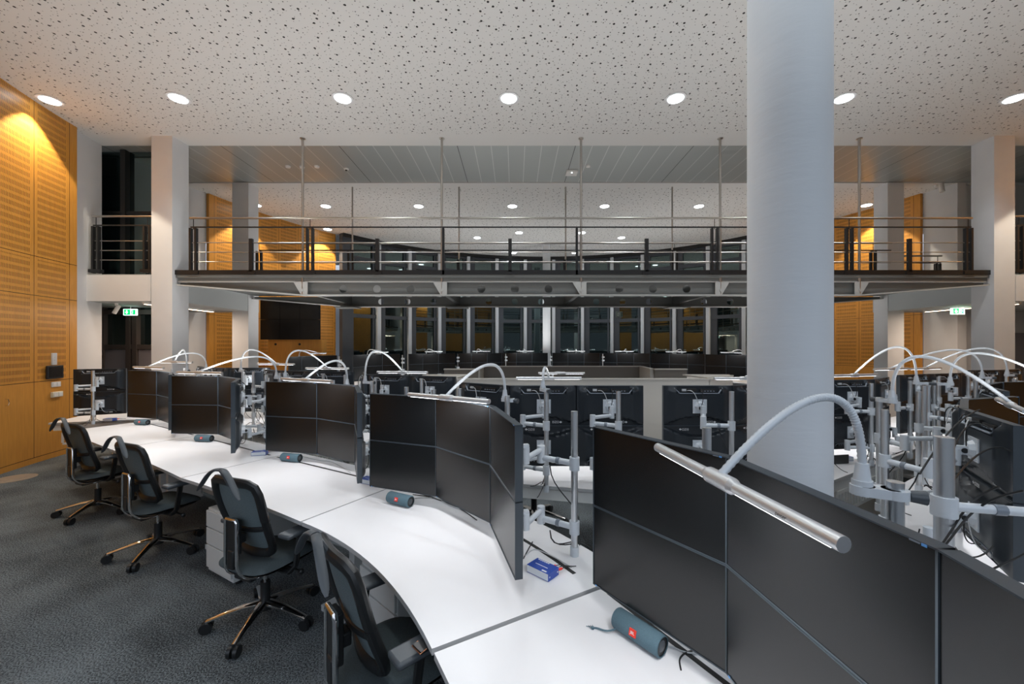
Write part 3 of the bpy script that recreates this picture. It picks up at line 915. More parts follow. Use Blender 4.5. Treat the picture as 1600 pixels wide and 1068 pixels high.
# ------------------------------------------------------------------ monitor prototype
MW, MH = 0.588, 0.343
def sstep(a, b, x):
    t = max(0.0, min(1.0, (x - a) / (b - a)))
    return t * t * (3 - 2 * t)
def back_depth(x, z):
    ex = min(x + MW / 2, MW / 2 - x)
    ez = min(z + MH / 2, MH / 2 - z)
    d = 0.027 + 0.030 * sstep(0.02, 0.10, ex) * sstep(0.0, 0.05, MH / 2 - z)
    # lens shaped hollow along the bottom edge
    lens = -MH / 2 + 0.008 + 0.070 * max(0, 1 - (x / (MW * 0.47)) ** 2)
    d = 0.012 + (d - 0.012) * sstep(lens - 0.004, lens + 0.012, z)
    # recessed connector bay near the top
    if abs(x) < 0.185 and z > MH / 2 - 0.062:
        d = 0.022
    return d
def make_monitor(detail=True):
    root = empty('monitor', (0, 0, 0))
    mb = MB()
    nx, nz = 36, 28
    vs, fs = [], []
    for i in range(nx + 1):
        x = -MW / 2 + MW * i / nx
        for j in range(nz + 1):
            z = -MH / 2 + MH * j / nz
            vs.append((x, back_depth(x, z), z))
    for i in range(nx):
        for j in range(nz):
            a = i * (nz + 1) + j
            fs.append((a, a + nz + 1, a + nz + 2, a + 1))
    mb.add(vs, fs)
    mb.build('back_cover', M['bezel'], root)
    mb = MB()
    # front frame: four thin bars
    fd = 0.018
    b = 0.0035
    for (cx, cz, w, h) in ((0, MH / 2 - b / 2, MW, b), (0, -MH / 2 + b / 2, MW, b), (-MW / 2 + b / 2, 0, b, MH), (MW / 2 - b / 2, 0, b, MH)):
        mb.box((cx, 0.009, cz), (w, 0.036, h))
    mb.build('bezel', M['frontbezel'], root, smooth=False)
    mb = MB(); mb.box((0, 0.0, 0), (MW - 2 * b, fd - 0.006, MH - 2 * b)); mb.build('screen', M['screen'], root, smooth=False)
    if detail:
        mb = MB()
        pts = []
        for i in range(21):
            x = -0.205 + 0.41 * i / 20
            z = MH / 2 - 0.063 + 0.045 * max(0, abs(x) - 0.165) / 0.04
            pts.append((x, 0.052 - 0.5 * max(0, abs(x) - 0.165), z))
        mb.tube(pts, 0.0045, 6, flat=(0.8, 1.5)); mb.build('ledge', M['ledge'], root)
        mb = MB()
        mb.box((-0.08, 0.03, MH / 2 - 0.04), (0.13, 0.012, 0.022), mi=0)
        mb.box((0.06, 0.03, MH / 2 - 0.036), (0.09, 0.012, 0.026), mi=0)
        for k in range(5):
            mb.box((-0.13 + 0.025 * k, 0.038, MH / 2 - 0.045), (0.012, 0.006, 0.008), mi=1)
        mb.box((0.125, 0.038, MH / 2 - 0.036), (0.034, 0.016, 0.018), mi=2)
        mb.build('connector_panel', [M['ports'], M['ledge'], M['cable_grey']], root, smooth=False)
        mb = MB()
        mb.tube(bez((0.10, 0.045, MH / 2 - 0.04), (0.04, 0.075, MH / 2 - 0.02), (0.04, 0.085, 0.06), (0.01, 0.085, 0.0), 12), 0.003, 6)
        mb.tube(bez((-0.02, 0.045, MH / 2 - 0.035), (0.0, 0.09, MH / 2 + 0.0), (-0.03, 0.10, 0.08), (0.0, 0.085, 0.0), 12), 0.003, 6, mi=1)
        mb.build('video_cable', [M['cable_grey'], M['cable']], root)
        # maker's mark on the back and on the front corner
        mb = MB()
        s = 0.0075
        mb.add([(-0.148, 0.018, -MH / 2 + 0.030 + s * 1.3), (-0.148 + s * 1.6, 0.018, -MH / 2 + 0.030), (-0.148, 0.018, -MH / 2 + 0.030 - s * 1.3), (-0.148 - s * 1.6, 0.018, -MH / 2 + 0.030)], [(0, 1, 2, 3)])
        mb.build('badge', M['white'], root, smooth=False)
        o = text_mesh('EIZO', 0.027, M['white'], 'lettering', root, (-0.105, 0.018, -MH / 2 + 0.030), (PI / 2, 0, PI))
        mb = MB()
        s = 0.005
        zz = MH / 2 - 0.0035
        mb.box((MW / 2 - 0.02, -0.0095, zz), (0.009, 0.001, 0.005), mi=0)
        mb.box((MW / 2 - 0.036, -0.0095, zz), (0.018, 0.001, 0.003), mi=1)
        mb.build('front_badge', [M['bluelogo'], M['ledge']], root, smooth=False)
    return root
MON = make_monitor(True)
MON_S = make_monitor(False)
used = {'full': False, 'small': False}
def put_monitor(c, ang, z, flip, label, group, small=False):
    """ang: direction of the row from the user's left to right; the screen faces the user (local -y)"""
    key = 'small' if small else 'full'
    proto = MON_S if small else MON
    if not used[key]:
        o = proto; used[key] = True
    else:
        o = copy_tree(proto)
    o.location = (c[0], c[1], z)
    o.rotation_euler = (0, PI if flip else 0, ang) if flip else (0, 0, ang)
    tag(o, label, 'monitor', group)
    return o

# ------------------------------------------------------------------ pole with two arms
def V2(a): return Vector((a[0], a[1], 0))
def make_pole_mount(pole, targets, label, group, top=1.52, base=0.74, elbow_side=1, dia=0.037, n_in=None, pole_in=None, cables=True, low=False, collars=()):
    """targets: list of (centre xy, outward normal xy, z)"""
    o = empty('monitor_pole', (pole[0], pole[1], base), 0, label, 'monitor stand', group)
    P0 = Vector((pole[0], pole[1], base))
    L = lambda p: Vector(p) - P0
    mb = MB()
    mb.cyl((0, 0, 0), (0, 0, top - base), dia / 2, n=16)
    for k in range(1, 7):
        zz = (top - base) * k / 7
        mb.cyl((0, 0, zz), (0, 0, zz + 0.002), dia / 2 + 0.0006, n=16)
    mb.build('pole', M['steel'], o)
    mb = MB(); mb.cyl((0, 0, 0), (0, 0, 0.05), 0.0235, n=16); mb.build('foot', M['armgrey'], o)
    for zc in collars:
        mb = MB(); mb.box((0.015, 0, zc - base), (0.09, 0.07, 0.06)); mb.build('collar', M['armgrey'], o, bevel=0.01)
    for ci, (c, nrm, z) in enumerate(targets):
        zj = z - 0.11
        a = Vector((pole[0], pole[1], zj))
        plate = Vector((c[0] + nrm[0] * 0.061, c[1] + nrm[1] * 0.061, z))
        wrist = Vector((c[0] + nrm[0] * 0.125, c[1] + nrm[1] * 0.125, zj + 0.045))
        d = wrist - a; d.z = 0
        pr = Vector((-d.y, d.x, 0))
        pr = pr.normalized() if pr.length > 1e-4 else Vector((1, 0, 0))
        off = math.sqrt(max(0.02, 0.21 ** 2 - (d.length / 2) ** 2)) if d.length < 0.42 else 0.05
        elbow = a + d / 2 + pr * off * elbow_side * (1 if ci == 0 else 1)
        arm = MB()
        arm.cyl(L(a) + Vector((0, 0, -0.035)), L(a) + Vector((0, 0, 0.035)), dia / 2 + 0.009, n=16)
        arm.cyl(L(a) + Vector((0, 0, 0)), L(elbow), 0.0165, n=12)
        arm.cyl(L(a).lerp(L(elbow), 0.42), L(a).lerp(L(elbow), 0.52), 0.0195, n=12, mi=1)
        e2 = elbow + Vector((0, 0, 0.045))
        arm.cyl(L(e2), L(wrist), 0.015, n=12)
        am = arm.build('monitor_arm', [M['armgrey'], M['ledge']], o)
        j = MB()
        j.cyl(L(elbow) + Vector((0, 0, -0.028)), L(elbow) + Vector((0, 0, 0.021)), 0.023, n=14)
        j.cyl(L(elbow) + Vector((0, 0, 0.021)), L(elbow) + Vector((0, 0, 0.068)), 0.0225, n=14)
        j.build('elbow_joint', M['armgrey'], am)
        j = MB()
        j.cyl(L(wrist) + Vector((0, 0, -0.025)), L(wrist) + Vector((0, 0, 0.02)), 0.021, n=14)
        j.cyl(L(wrist) + Vector((0, 0, 0.02)), L(wrist) + Vector((0, 0, 0.06)), 0.021, n=14)
        j.build('wrist_joint', M['armgrey'], am)
        h = MB()
        ang = math.atan2(nrm[1], nrm[0]) - PI / 2      # local y -> nrm
        hd = L(wrist).lerp(L(plate), 0.45); hd.z = L(plate).z - 0.01
        h.box(hd, (0.03, 0.09, 0.042), ang)
        h.cyl(hd + Vector((nrm[1] * 0.02, -nrm[0] * 0.02, 0)), hd - Vector((nrm[1] * 0.02, -nrm[0] * 0.02, 0)), 0.013, n=12, mi=1)
        h.build('tilt_head', [M['armgrey'], M['black_pl']], am, smooth=False)
        p = MB()
        pc = L(plate)
        nv = Vector((nrm[0], nrm[1], 0))
        p.box(pc, (0.118, 0.006, 0.118), ang)
        p.cyl(pc, pc + nv * 0.026, 0.047, 0.034, n=8)
        for sx in (-1, 1):
            for sz in (-1, 1):
                q = pc + Vector((math.cos(ang), math.sin(ang), 0)) * 0.045 * sx + Vector((0, 0, 0.045 * sz))
                p.cyl(q, q + nv * 0.006, 0.005, n=8)
        p.build('mounting_plate', M['armgrey'], am)
    if cables:
        mb = MB()
        r = rnd
        for k in range(3):
            t = r.uniform(0, 6.28)
            zt = targets[min(k, len(targets) - 1)][2] - 0.10 - base
            tx = L(Vector((targets[0][0][0], targets[0][0][1], 0)))
            q = Vector((tx.x, tx.y, 0)) * 0.35
            a0 = Vector((q.x, q.y, zt - 0.01))
            off = Vector((math.cos(t) * 0.04, math.sin(t) * 0.04, 0))
            pts = bez(a0, a0 + Vector((0, 0, -0.14)), off + Vector((0, 0, zt * 0.55)), off * 0.8 + Vector((0, 0, zt * 0.3)), 8)
            pts += bez(off * 0.8 + Vector((0, 0, zt * 0.3)), off * 0.8 + Vector((0, 0, 0.1)), off * 2.4 + Vector((0, 0, 0.01)), off * 4 + Vector((0, 0, 0.006)), 8)[1:]
            mb.tube(pts, 0.0032, 6)
        mb.build('cable', M['cable'], o)
    return o

# ------------------------------------------------------------------ gooseneck lamps
def make_lamp(base, bar_c, bar_ang, label, peak=None, length=0.66, pole=None, watts=None, tilt=0.0, small=False, bh=0.17, text=False, up=1.0):
    B = Vector(base)
    o = empty('desk_lamp', B, 0, label, 'lamp', 'gooseneck light bars')
    Cc = Vector(bar_c) - B
    d = Vector((math.cos(bar_ang), math.sin(bar_ang), tilt)).normalized()
    mb = MB()
    r = 0.0145
    mb.cyl(Cc - d * length / 2, Cc + d * length / 2, r, n=16)
    mb.cyl(Cc - d * 0.045, Cc + d * 0.045, r + 0.006, r + 0.006, n=18)
    mb.cyl(Cc - d * 0.06, Cc - d * 0.045, r, r + 0.006, n=18)
    mb.cyl(Cc + d * 0.045, Cc + d * 0.06, r + 0.006, r, n=18)
    mb.build('light_bar', M['alu'], o)
    mb = MB()
    for s in (-1, 1):
        a, b = Cc + d * s * 0.06, Cc + d * s * (length / 2 - 0.02)
        mb.box((a + b) / 2 + Vector((0, 0, -r + 0.0014)), (abs((b - a).length), 0.009, 0.003), bar_ang)
    mb.build('diffuser', M['bar_em'], o)
    h = max(0.10, bh)
    start = Vector((0, 0, 0.055))
    end = Cc + Vector((0, 0, 0.012))
    hv = Vector((end.x, end.y, 0))
    pts = bez(start, start + Vector((0, 0, h * 1.35)) + hv * 0.02, start + hv * 0.45 + Vector((0, 0, h * 1.15)), end, 30)
    mb = MB()
    rr = []
    for i in range(len(pts)):
        rr.append(0.0105 if i % 2 == 0 or small else 0.0092)
    if not small:
        # ribbed gooseneck
        fine = []
        pv = [Vector(p) for p in pts]
        for i in range(len(pv) - 1):
            for k in range(4):
                fine.append(pv[i].lerp(pv[i + 1], k / 4))
        fine.append(pv[-1])
        pts = fine
        rr = [0.0108 if i % 2 else 0.0092 for i in range(len(pts))]
    mb.tube(pts, rr, 10); mb.build('gooseneck', M['armgrey'], o)
    mb = MB()
    mb.cyl((0, 0, 0), (0, 0, 0.055), 0.021, 0.014, n=16)
    mb.cyl((0, 0, -0.004), (0, 0, 0.01), 0.023, n=16)
    pv = Vector((pole[0] - B.x, pole[1] - B.y, 0)) if pole else Vector((0.06, 0, 0))
    ang = math.atan2(pv.y, pv.x)
    mb.box(pv / 2 + Vector((0, 0, -0.016)), (pv.length + 0.01, 0.05, 0.024), ang)
    mb.cyl(Vector((0, 0, -0.028)), Vector((0, 0, -0.004)), 0.027, n=16)
    mb.cyl(pv + Vector((0, 0, -0.028)), pv + Vector((0, 0, -0.004)), 0.029, n=16)
    mb.build('clamp', M['armgrey'], o)
    mb = MB()
    kn = pv.normalized()
    mb.cyl(pv + kn * 0.028 + Vector((0, 0, -0.018)), pv + kn * 0.06 + Vector((0, 0, -0.018)), 0.014, 0.018, n=10)
    mb.build('knob', M['hanger'], o)
    add_light('AREA', 'bar_light', Cc + Vector((0, 0, -0.022)), o, rot=(0, 0, bar_ang), shape='RECTANGLE', size=length - 0.1, size_y=0.02,
              energy=DESKLAMP_W if watts is None else watts, color=(0.95, 0.97, 1.0))
    for s in ((-1, 1) if up > 0 else ()):  # added fill that brightens the ceiling, no part of the metal bar
        add_light('AREA', 'ceiling_fill', Cc + d * s * (length / 2 - 0.09) + Vector((0, 0, 0.02)), o, rot=(PI, 0, bar_ang), shape='RECTANGLE', size=0.14, size_y=0.02,
              energy=CEILING_FILL_W * up, color=(1.0, 0.98, 0.95))
    if text:
        side = Vector((-d.y, d.x, 0))
        # lettering lies on the flank facing the near end of the room
        pos = Cc + d * 0.21 + Vector((side.x, side.y, 0)) * -0.0146
        t = text_mesh('belter', 0.012, M['ink'], 'lettering', o, pos, (math.radians(68), 0, bar_ang), 0.0002)
    return o

# ------------------------------------------------------------------ workstations
ZU, ZL = 1.3475, 1.0025
COLN3 = ['left', 'middle', 'right']
def station(pts, row, sid, group, user_side, zoff=0.0, arms=True, small=False, colnames=None, base=0.74, elbow=1, pole_dist=0.40, armcols=None, shift={}, same=False, poles={}):
    """pts: polyline of column ends going from the user's left to the user's right; user stands on the right-hand ... side given by user_side (+1: left of direction, -1: right)"""
    cols = []
    n = len(pts) - 1
    names = colnames or (COLN3 if n == 3 else (['left', 'right'] if n == 2 else ['single']))
    for i in range(n):
        a, b = Vector((*pts[i], 0)), Vector((*pts[i + 1], 0))
        t = (b - a).normalized()
        c = (a + b) / 2
        left = Vector((-t.y, t.x, 0))
        toward = left * user_side
        ang = math.atan2(-toward.x, toward.y) + PI      # local -y -> toward user
        for z, fl, nm in ((ZU, False, 'upper'), (ZL, True, 'lower')):
            put_monitor(c, ang, z + zoff, fl, '%s %s monitor, %s' % (nm, names[i], sid), group, small)
        out = -toward
        cols.append((c, out))
        if arms and (armcols is None or i in armcols):
            pole = c + out * pole_dist + t * shift.get(i, 0.0)
            if i in poles: pole = Vector((*poles[i], 0))
            make_pole_mount((pole.x, pole.y), [((c.x, c.y), (out.x, out.y), ZU + zoff), ((c.x, c.y), (out.x, out.y), ZL + zoff)],
                            'pole behind the %s monitors, %s' % (names[i], sid), 'monitor poles', base=base, elbow_side=elbow if (i < n - 1 or user_side > 0) else -elbow)
    return cols

A = {
 1: [(-5.72, 5.95), (-5.14, 5.79), (-4.66, 5.45), (-4.29, 5.0)],
 2: [(-4.11, 4.82), (-3.515, 4.78), (-3.04, 4.42), (-2.76, 3.93)],
 3: [(-2.49, 4.03), (-1.91, 3.9), (-1.425, 3.60), (-1.19, 3.06)],
 4: [(-1.065, 3.0), (-.545, 2.80), (-.145, 2.38), (.012, 1.78)],
 5: [(.348, 1.77), (.678, 1.285), (.741, .70), (.64, .12)],
}
AN = {1: 'workstation nearest the left wood wall', 2: 'second workstation from the left in the near row', 3: 'third workstation from the left in the near row',
      4: 'fourth workstation, beside the largest open white desk', 5: 'nearest workstation, lower right of the picture'}
G_A = 'monitors of the near row'
for k in A:
    if k == 5:
        station(A[k], 'A', AN[k], G_A, -1, armcols=(0, 1), pole_dist=0.38, poles={1: (0.985, 1.045)})
    else:
        station(A[k], 'A', AN[k], G_A, -1)
B = {
 0: ([(-6.5, 5.95), (-5.98, 6.2)], 'far left desk end beside the wood wall, seen from behind'),
 1: ([(-5.45, 6.95), (-5.0, 6.55), (-4.45, 6.32), (-3.93, 6.42)], 'second row station behind the leftmost screens'),
 2: ([(-3.75, 6.05), (-3.3, 5.66), (-2.75, 5.45), (-2.17, 5.42)], 'second row station left of the beige screen wall'),
 3: ([(-1.97, 5.3), (-1.79, 4.85), (-1.22, 4.68), (-.66, 4.5)], 'second row station touching the left end of the beige wall'),
 4: ([(-.50, 3.80), (-.04, 3.48), (.525, 3.48), (1.083, 3.48)], 'second row station left of centre, before the beige wall'),
 5: ([(1.27, 3.48), (1.86, 3.48), (2.40, 3.72)], 'second row station by the round column'),
 6: ([(2.52, 3.86), (3.05, 4.02), (3.64, 4.12), (4.1, 4.46)], 'second row station just right of the round column'),
 7: ([(4.5, 4.75), (5.05, 4.95), (5.6, 5.1), (6.1, 5.4)], 'second row station in front of the right rear pillar'),
 8: ([(6.4, 5.7), (6.95, 5.8), (7.5, 6.0)], 'second row station at the right edge'),
}
G_B = 'monitors of the second row facing the podium'
for k, (p, nm) in B.items():
    station(p, 'B', nm, G_B, 1, zoff=0.015, elbow=1, shift={0: 0.12} if k == 5 else {}, pole_dist=0.34 if k in (4, 5) else 0.24, arms=True)
Rr = {
 4: ([(2.23, 1.77), (2.55, 2.28), (3.0, 2.68), (3.51, 2.83)], 'right hand station with the large back at the right edge'),
 3: ([(3.86, 3.15), (4.25, 3.66), (4.8, 3.97), (5.38, 4.05)], 'right hand station farther back'),
 2: ([(5.5, 3.85), (5.9, 4.35)], 'rearmost right hand station'),
}
G_R = 'monitors of the right hand row'
for k, (p, nm) in Rr.items():
    station(p, 'R', nm, G_R, -1, elbow=-1)

# far row in front of the windows, screens towards us
far_px = [(484, 6.5, 'first'), (585, 6.3, 'second'), (673, 6.3, 'third'), (749, 6.3, 'fourth'), (819, 6.3, 'fifth'), (900, 6.3, 'sixth'), (977, 6.3, 'seventh'), (1060, 6.0, 'eighth'), (1150, 5.7, 'ninth'), (1235, 5.6, 'tenth')]
FAR = []
for px, R, nm in far_px:
    u = (px - 805) / 630
    # intersect the ray x = u y with the circle of radius R round the room centre
    a = u * u + 1; b = -2 * (u * CX + CY); c = CX * CX + CY * CY - R * R
    y = (-b + math.sqrt(b * b - 4 * a * c)) / (2 * a)
    x = u * y
    ph = math.atan2(x - CX, y - CY)
    w = 0.592
    cxy = Vector((x, y, 0))
    t = Vector((math.cos(ph), -math.sin(ph), 0))
    inward = Vector((-math.sin(ph), -math.cos(ph), 0))
    hw = w / 2
    p1, p2 = cxy - t * hw, cxy + t * hw
    q = 0.26
    tl = t * math.cos(q) - inward * math.sin(q)      # outer columns turn in toward the users
    tr = t * math.cos(q) + inward * math.sin(q)
    p0, p3 = p1 - tl * w, p2 + tr * w
    pts = [(p.x, p.y) for p in (p0, p1, p2, p3)]
    station(pts, 'F', '%s station from the left in the far window row' % nm, 'monitors of the far row by the windows', -1, zoff=0.115, arms=False, small=True)
    FAR.append((nm, cxy, t, inward, ph))
    # a plain pole between stations
    pp = p3 + t * 0.10
    make_pole_mount((pp.x, pp.y), [],
                    'slim pole with arms right of the %s far row station' % nm, 'monitor poles', top=1.60, cables=False, base=0.857, collars=(1.0, 1.13, 1.36, 1.48))
    # light bar over the middle screens
    bc = cxy + inward * 0.22
    make_lamp((cxy.x - inward.x * .3, cxy.y - inward.y * .3, 1.60), (bc.x, bc.y, 1.70), -ph, 'glowing light bar above the %s far row station' % nm, watts=4.0, small=True, bh=0.12, up=1.5)

# ------------------------------------------------------------------ desks
def desk(front, back, label, slot=None, group='white desks', panel=True, top=0.74):
    """front, back: point lists running the same way"""
    o0 = Vector((front[0][0], front[0][1], 0))
    t = empty('desk', o0, 0, label, 'desk', group)
    sh = lambda L: [(p[0] - o0.x, p[1] - o0.y) for p in L]
    f, b = sh(front), sh(back)
    mb = MB(); mb.prism(f + b[::-1], top - 0.026, top, 0, 1); mb.build('desktop', [M['desk'], M['desk_edge']], t, smooth=False)
    def interp(L, s):
        # point at fraction s along the list
        k = s * (len(L) - 1); i = min(int(k), len(L) - 2); r = k - i
        return (L[i][0] * (1 - r) + L[i + 1][0] * r, L[i][1] * (1 - r) + L[i + 1][1] * r)
    def across(s, d):
        a, c = interp(f, s), interp(b, s)
        return (a[0] + (c[0] - a[0]) * d, a[1] + (c[1] - a[1]) * d)
    if slot:
        d, s0, s1 = slot
        N = 10
        l1 = [across(s0 + (s1 - s0) * i / N, d) for i in range(N + 1)]
        l2 = [across(s0 + (s1 - s0) * i / N, d + 0.022) for i in range(N + 1)]
        mb = MB(); mb.prism(l1 + l2[::-1], top - 0.002, top + 0.0012); mb.build('cable_slot', M['slot'], t, smooth=False)
    if panel:
        N = 10
        l1 = [across(i / N * 0.94 + 0.03, 0.80) for i in range(N + 1)]
        l2 = [across(i / N * 0.94 + 0.03, 0.83) for i in range(N + 1)]
        mb = MB(); mb.prism(l1 + l2[::-1], 0.06, top - 0.03); mb.build('modesty_panel', M['under'], t, smooth=False)
        for s in (0.04, 0.93):
            q = [across(s, 0.22), across(s, 0.80), across(s + 0.035, 0.80), across(s + 0.035, 0.22)]
            mb = MB(); mb.prism([across(s, 0.45), across(s, 0.78), across(s + 0.035, 0.78), across(s + 0.035, 0.45)], 0.04, top - 0.03)
            mb.prism(q, 0.0, 0.04)
            mb.build('leg', M['under'], t, smooth=False)
        l1 = [across(i / N * 0.94 + 0.03, 0.12) for i in range(N + 1)]
        l2 = [across(i / N * 0.94 + 0.03, 0.18) for i in range(N + 1)]
        mb = MB(); mb.prism(l1 + l2[::-1], top - 0.07, top - 0.027); mb.build('beam', M['under'], t, smooth=False)
    return t
P0, P1, P2, P3, P4 = (-6.035, 5.39), (-4.437, 4.43), (-2.873, 3.47), (-1.382, 2.603), (-.304, 1.497)
dA = Vector((math.cos(math.radians(59)), math.sin(math.radians(59)), 0))
def offp(p, d, k): return (p[0] + d.x * k, p[1] + d.y * k)
def seg(a, b, gap=0.006, bow=0.0, n=8):
    a, b = Vector((*a, 0)), Vector((*b, 0))
    t = (b - a).normalized()
    a2, b2 = a + t * gap, b - t * gap
    nn = Vector((-t.y, t.x, 0))
    return [((a2.lerp(b2, i / n) + nn * bow * 4 * (i / n) * (1 - i / n)).x, (a2.lerp(b2, i / n) + nn * bow * 4 * (i / n) * (1 - i / n)).y) for i in range(n + 1)]
SL = (0.775, 0.02, 0.95)
desk(seg(P0, P1), seg(offp(P0, dA, 1), offp(P1, dA, 1)), 'white desk nearest the left wood wall', SL)
desk(seg(P1, P2, bow=0.02), seg(offp(P1, dA, 1), offp(P2, dA, 1)), 'white desk between the two leftmost chairs and the second screens', SL)
desk(seg(P2, P3, bow=0.02), seg(offp(P2, dA, 1), offp(P3, dA, 1)), 'white desk third from the left, beside the third chair', SL)
C4 = (-2.898, 0.048)
a3, a4 = math.radians(59.3 - 0.12), math.radians(29.3 + 0.14)
F4 = [(C4[0] + 2.97 * math.cos(a3 + (a4 - a3) * i / 16), C4[1] + 2.97 * math.sin(a3 + (a4 - a3) * i / 16)) for i in range(17)]
K4 = [(C4[0] + 3.97 * math.cos(a3 + (a4 - a3) * i / 16), C4[1] + 3.97 * math.sin(a3 + (a4 - a3) * i / 16)) for i in range(17)]
desk(F4, K4, 'large curved white desk in the middle foreground', (0.765, 0.05, 0.93))
d5 = Vector((0.872, 0.489, 0))
P5 = (0.535, 0.015)
E5 = (1.235, 0.80)
desk(seg(P4, P5, 0.010), seg(offp(P4, d5, 1), E5, 0.010), 'nearest white desk at the bottom edge of the picture', (0.80, 0.03, 0.95))
# second row desks (users on the far side), mitred along one chain
CHN = [(-6.9, 5.95), (-5.35, 6.42), (-3.54, 5.35), (-1.99, 4.55), (-0.42, 3.42), (1.18, 3.06), (2.63, 3.37), (4.31, 4.39), (6.01, 5.36), (7.9, 6.4)]
BL = ['white desk end under the screens seen from behind at far left', 'white second row desk behind the leftmost stations', 'white second row desk behind the third station',
      'white second row desk left of the beige wall', 'white second row desk between the fourth and nearest stations', 'white second row desk behind the round column',
      'white second row desk right of the round column', 'white second row desk near the right rear pillar', 'white second row desk at the far right']
def chain_off(k, dist):
    p = Vector((*CHN[k], 0))
    ns = []
    for a, b in ((k - 1, k), (k, k + 1)):
        if a >= 0 and b < len(CHN):
            t = (Vector((*CHN[b], 0)) - Vector((*CHN[a], 0))).normalized()
            ns.append(Vector((-t.y, t.x, 0)))
    m = sum(ns, Vector()).normalized()
    return p + m * dist / m.dot(ns[0])
for k, lb in enumerate(BL):
    A_, B_ = Vector((*CHN[k], 0)), Vector((*CHN[k + 1], 0))
    FA, FB = chain_off(k, 0.95), chain_off(k + 1, 0.95)
    tt = (B_ - A_).normalized(); nn = Vector((-tt.y, tt.x, 0)); L = (B_ - A_).length; an = math.atan2(tt.y, tt.x)
    g = tt * 0.006
    t = desk([((FA + g).x, (FA + g).y), ((FB - g).x, (FB - g).y)], [((A_ + g).x, (A_ + g).y), ((B_ - g).x, (B_ - g).y)], lb, None, panel=False)
    c = (A_ + B_) / 2 - t.location
    mb = MB(); mb.box((c.x + nn.x * .05, c.y + nn.y * .05, 0.66), (L * 0.94, 0.05, 0.085), an)
    mb.build('beam', M['white_pl'], t, smooth=False)
    for s_ in (-0.42, 0.42):
        q = c + tt * L * s_ + nn * 0.45
        mb = MB(); mb.box((q.x, q.y, 0.357), (0.06, 0.5, 0.714), an); mb.build('leg', M['under'], t, smooth=False)
    mb = MB()
    q = c + nn * 0.02
    mb.box((q.x, q.y, 0.60), (L * 0.8, 0.012, 0.03), an)
    mb.box((q.x, q.y, 0.42), (L * 0.8, 0.012, 0.03), an)
    nb = 26
    for i in range(nb):
        p = q + tt * L * (-0.4 + 0.8 * i / (nb - 1))
        mb.box((p.x, p.y, 0.51), (0.028, 0.010, 0.15), an)
    mb.box((q.x + nn.x * 0.08, q.y + nn.y * 0.08, 0.41), (L * 0.8, 0.16, 0.01), an)
    if k != 4:
        mb.build('cable_tray', M['white_pl'], t, smooth=False)
# right hand row desks (mirror of the near row)
mx = lambda p: (2 * CX - p[0], p[1])
desk([mx(p) for p in F4], [mx(p) for p in K4], 'curved white desk under the right hand screens', None)
desk([mx(p) for p in seg(P4, P5, 0.01)], [mx(p) for p in seg(offp(P4, d5, 1), E5, 0.01)], 'white desk behind the nearest screens at the right edge', None)
for a, b, lb in ((P2, P3, 'right hand white desk farther back'), (P1, P2, 'rearmost right hand white desk')):
    desk([mx(p) for p in seg(a, b)], [mx(p) for p in seg(offp(a, dA, 1), offp(b, dA, 1))], lb, None)
# far row desk
mb = MB()
pa = [(CX + 6.56 * math.sin(math.radians(a)), CY + 6.56 * math.cos(math.radians(a))) for a in range(-91, 76, 3)]
pb = [(CX + 5.55 * math.sin(math.radians(a)), CY + 5.55 * math.cos(math.radians(a))) for a in range(-91, 76, 3)]
t = empty('desk', (CX, CY, 0), 0, 'long curved white desk of the far row in front of the windows', 'desk', 'white desks')
mb.prism([(x - CX, y - CY) for x, y in pa + pb[::-1]], 0.83, 0.856, 0, 1); mb.build('desktop', [M['desk'], M['desk_edge']], t, smooth=False)
mb = MB(); mb.prism([((x - CX) * .99, (y - CY) * .99) for x, y in pa] + [((x - CX) * .985, (y - CY) * .985) for x, y in pa[::-1]], 0.0, 0.83); mb.build('modesty_panel', M['under'], t, smooth=False)
# low white cable trough between the two rows of the middle
t = empty('cable_trough', (0.9, 2.75, 0), math.radians(-25), 'low white cable trough between the curved desk and the second row', 'cable tray')
mb = MB(); mb.box((-0.35, 0, 0.20), (1.7, 0.30, 0.02)); mb.box((-0.35, 0.15, 0.24), (1.7, 0.015, 0.10)); mb.box((-0.35, -0.15, 0.24), (1.7, 0.015, 0.10)); mb.build('tray', M['white_pl'], t, smooth=False)
mb = MB(); mb.box((-1.0, 0, 0.095), (0.06, 0.26, 0.19)); mb.box((0.3, 0, 0.095), (0.06, 0.26, 0.19)); mb.build('support', M['white_pl'], t, smooth=False)

# ------------------------------------------------------------------ lamps of the near row and second row
make_lamp((0.925, 1.075, 1.505), (0.512, 1.005, 1.537), math.radians(-83), 'large gooseneck light bar in front of the nearest screens', pole=(0.985, 1.045), length=0.66, bh=0.19, watts=4.5, text=True, up=0)
make_lamp((-0.075, 2.93, 1.50), (-0.43, 2.52, 1.55), math.radians(-32), 'gooseneck light bar above the fourth station', pole=(-0.03, 2.90), bh=0.20, up=0.4)
make_lamp((-1.73, 4.15, 1.48), (-1.90, 3.66, 1.565), math.radians(-25), 'gooseneck light bar above the third station', pole=(-1.66, 4.12), bh=0.20)
make_lamp((-2.95, 4.98, 1.50), (-3.62, 4.62, 1.57), math.radians(-14), 'gooseneck light bar above the second station', pole=(-2.89, 4.95), bh=0.20)
make_lamp((-4.6, 6.0, 1.55), (-5.05, 5.55, 1.58), math.radians(-20), 'gooseneck light bar above the leftmost station', pole=(-4.54, 5.96), bh=0.18)
make_lamp((-5.05, 6.2, 1.52), (-5.45, 6.45, 1.62), math.radians(-8), 'gooseneck light bar of the second row behind the leftmost station', pole=(-5.0, 6.16), bh=0.25)
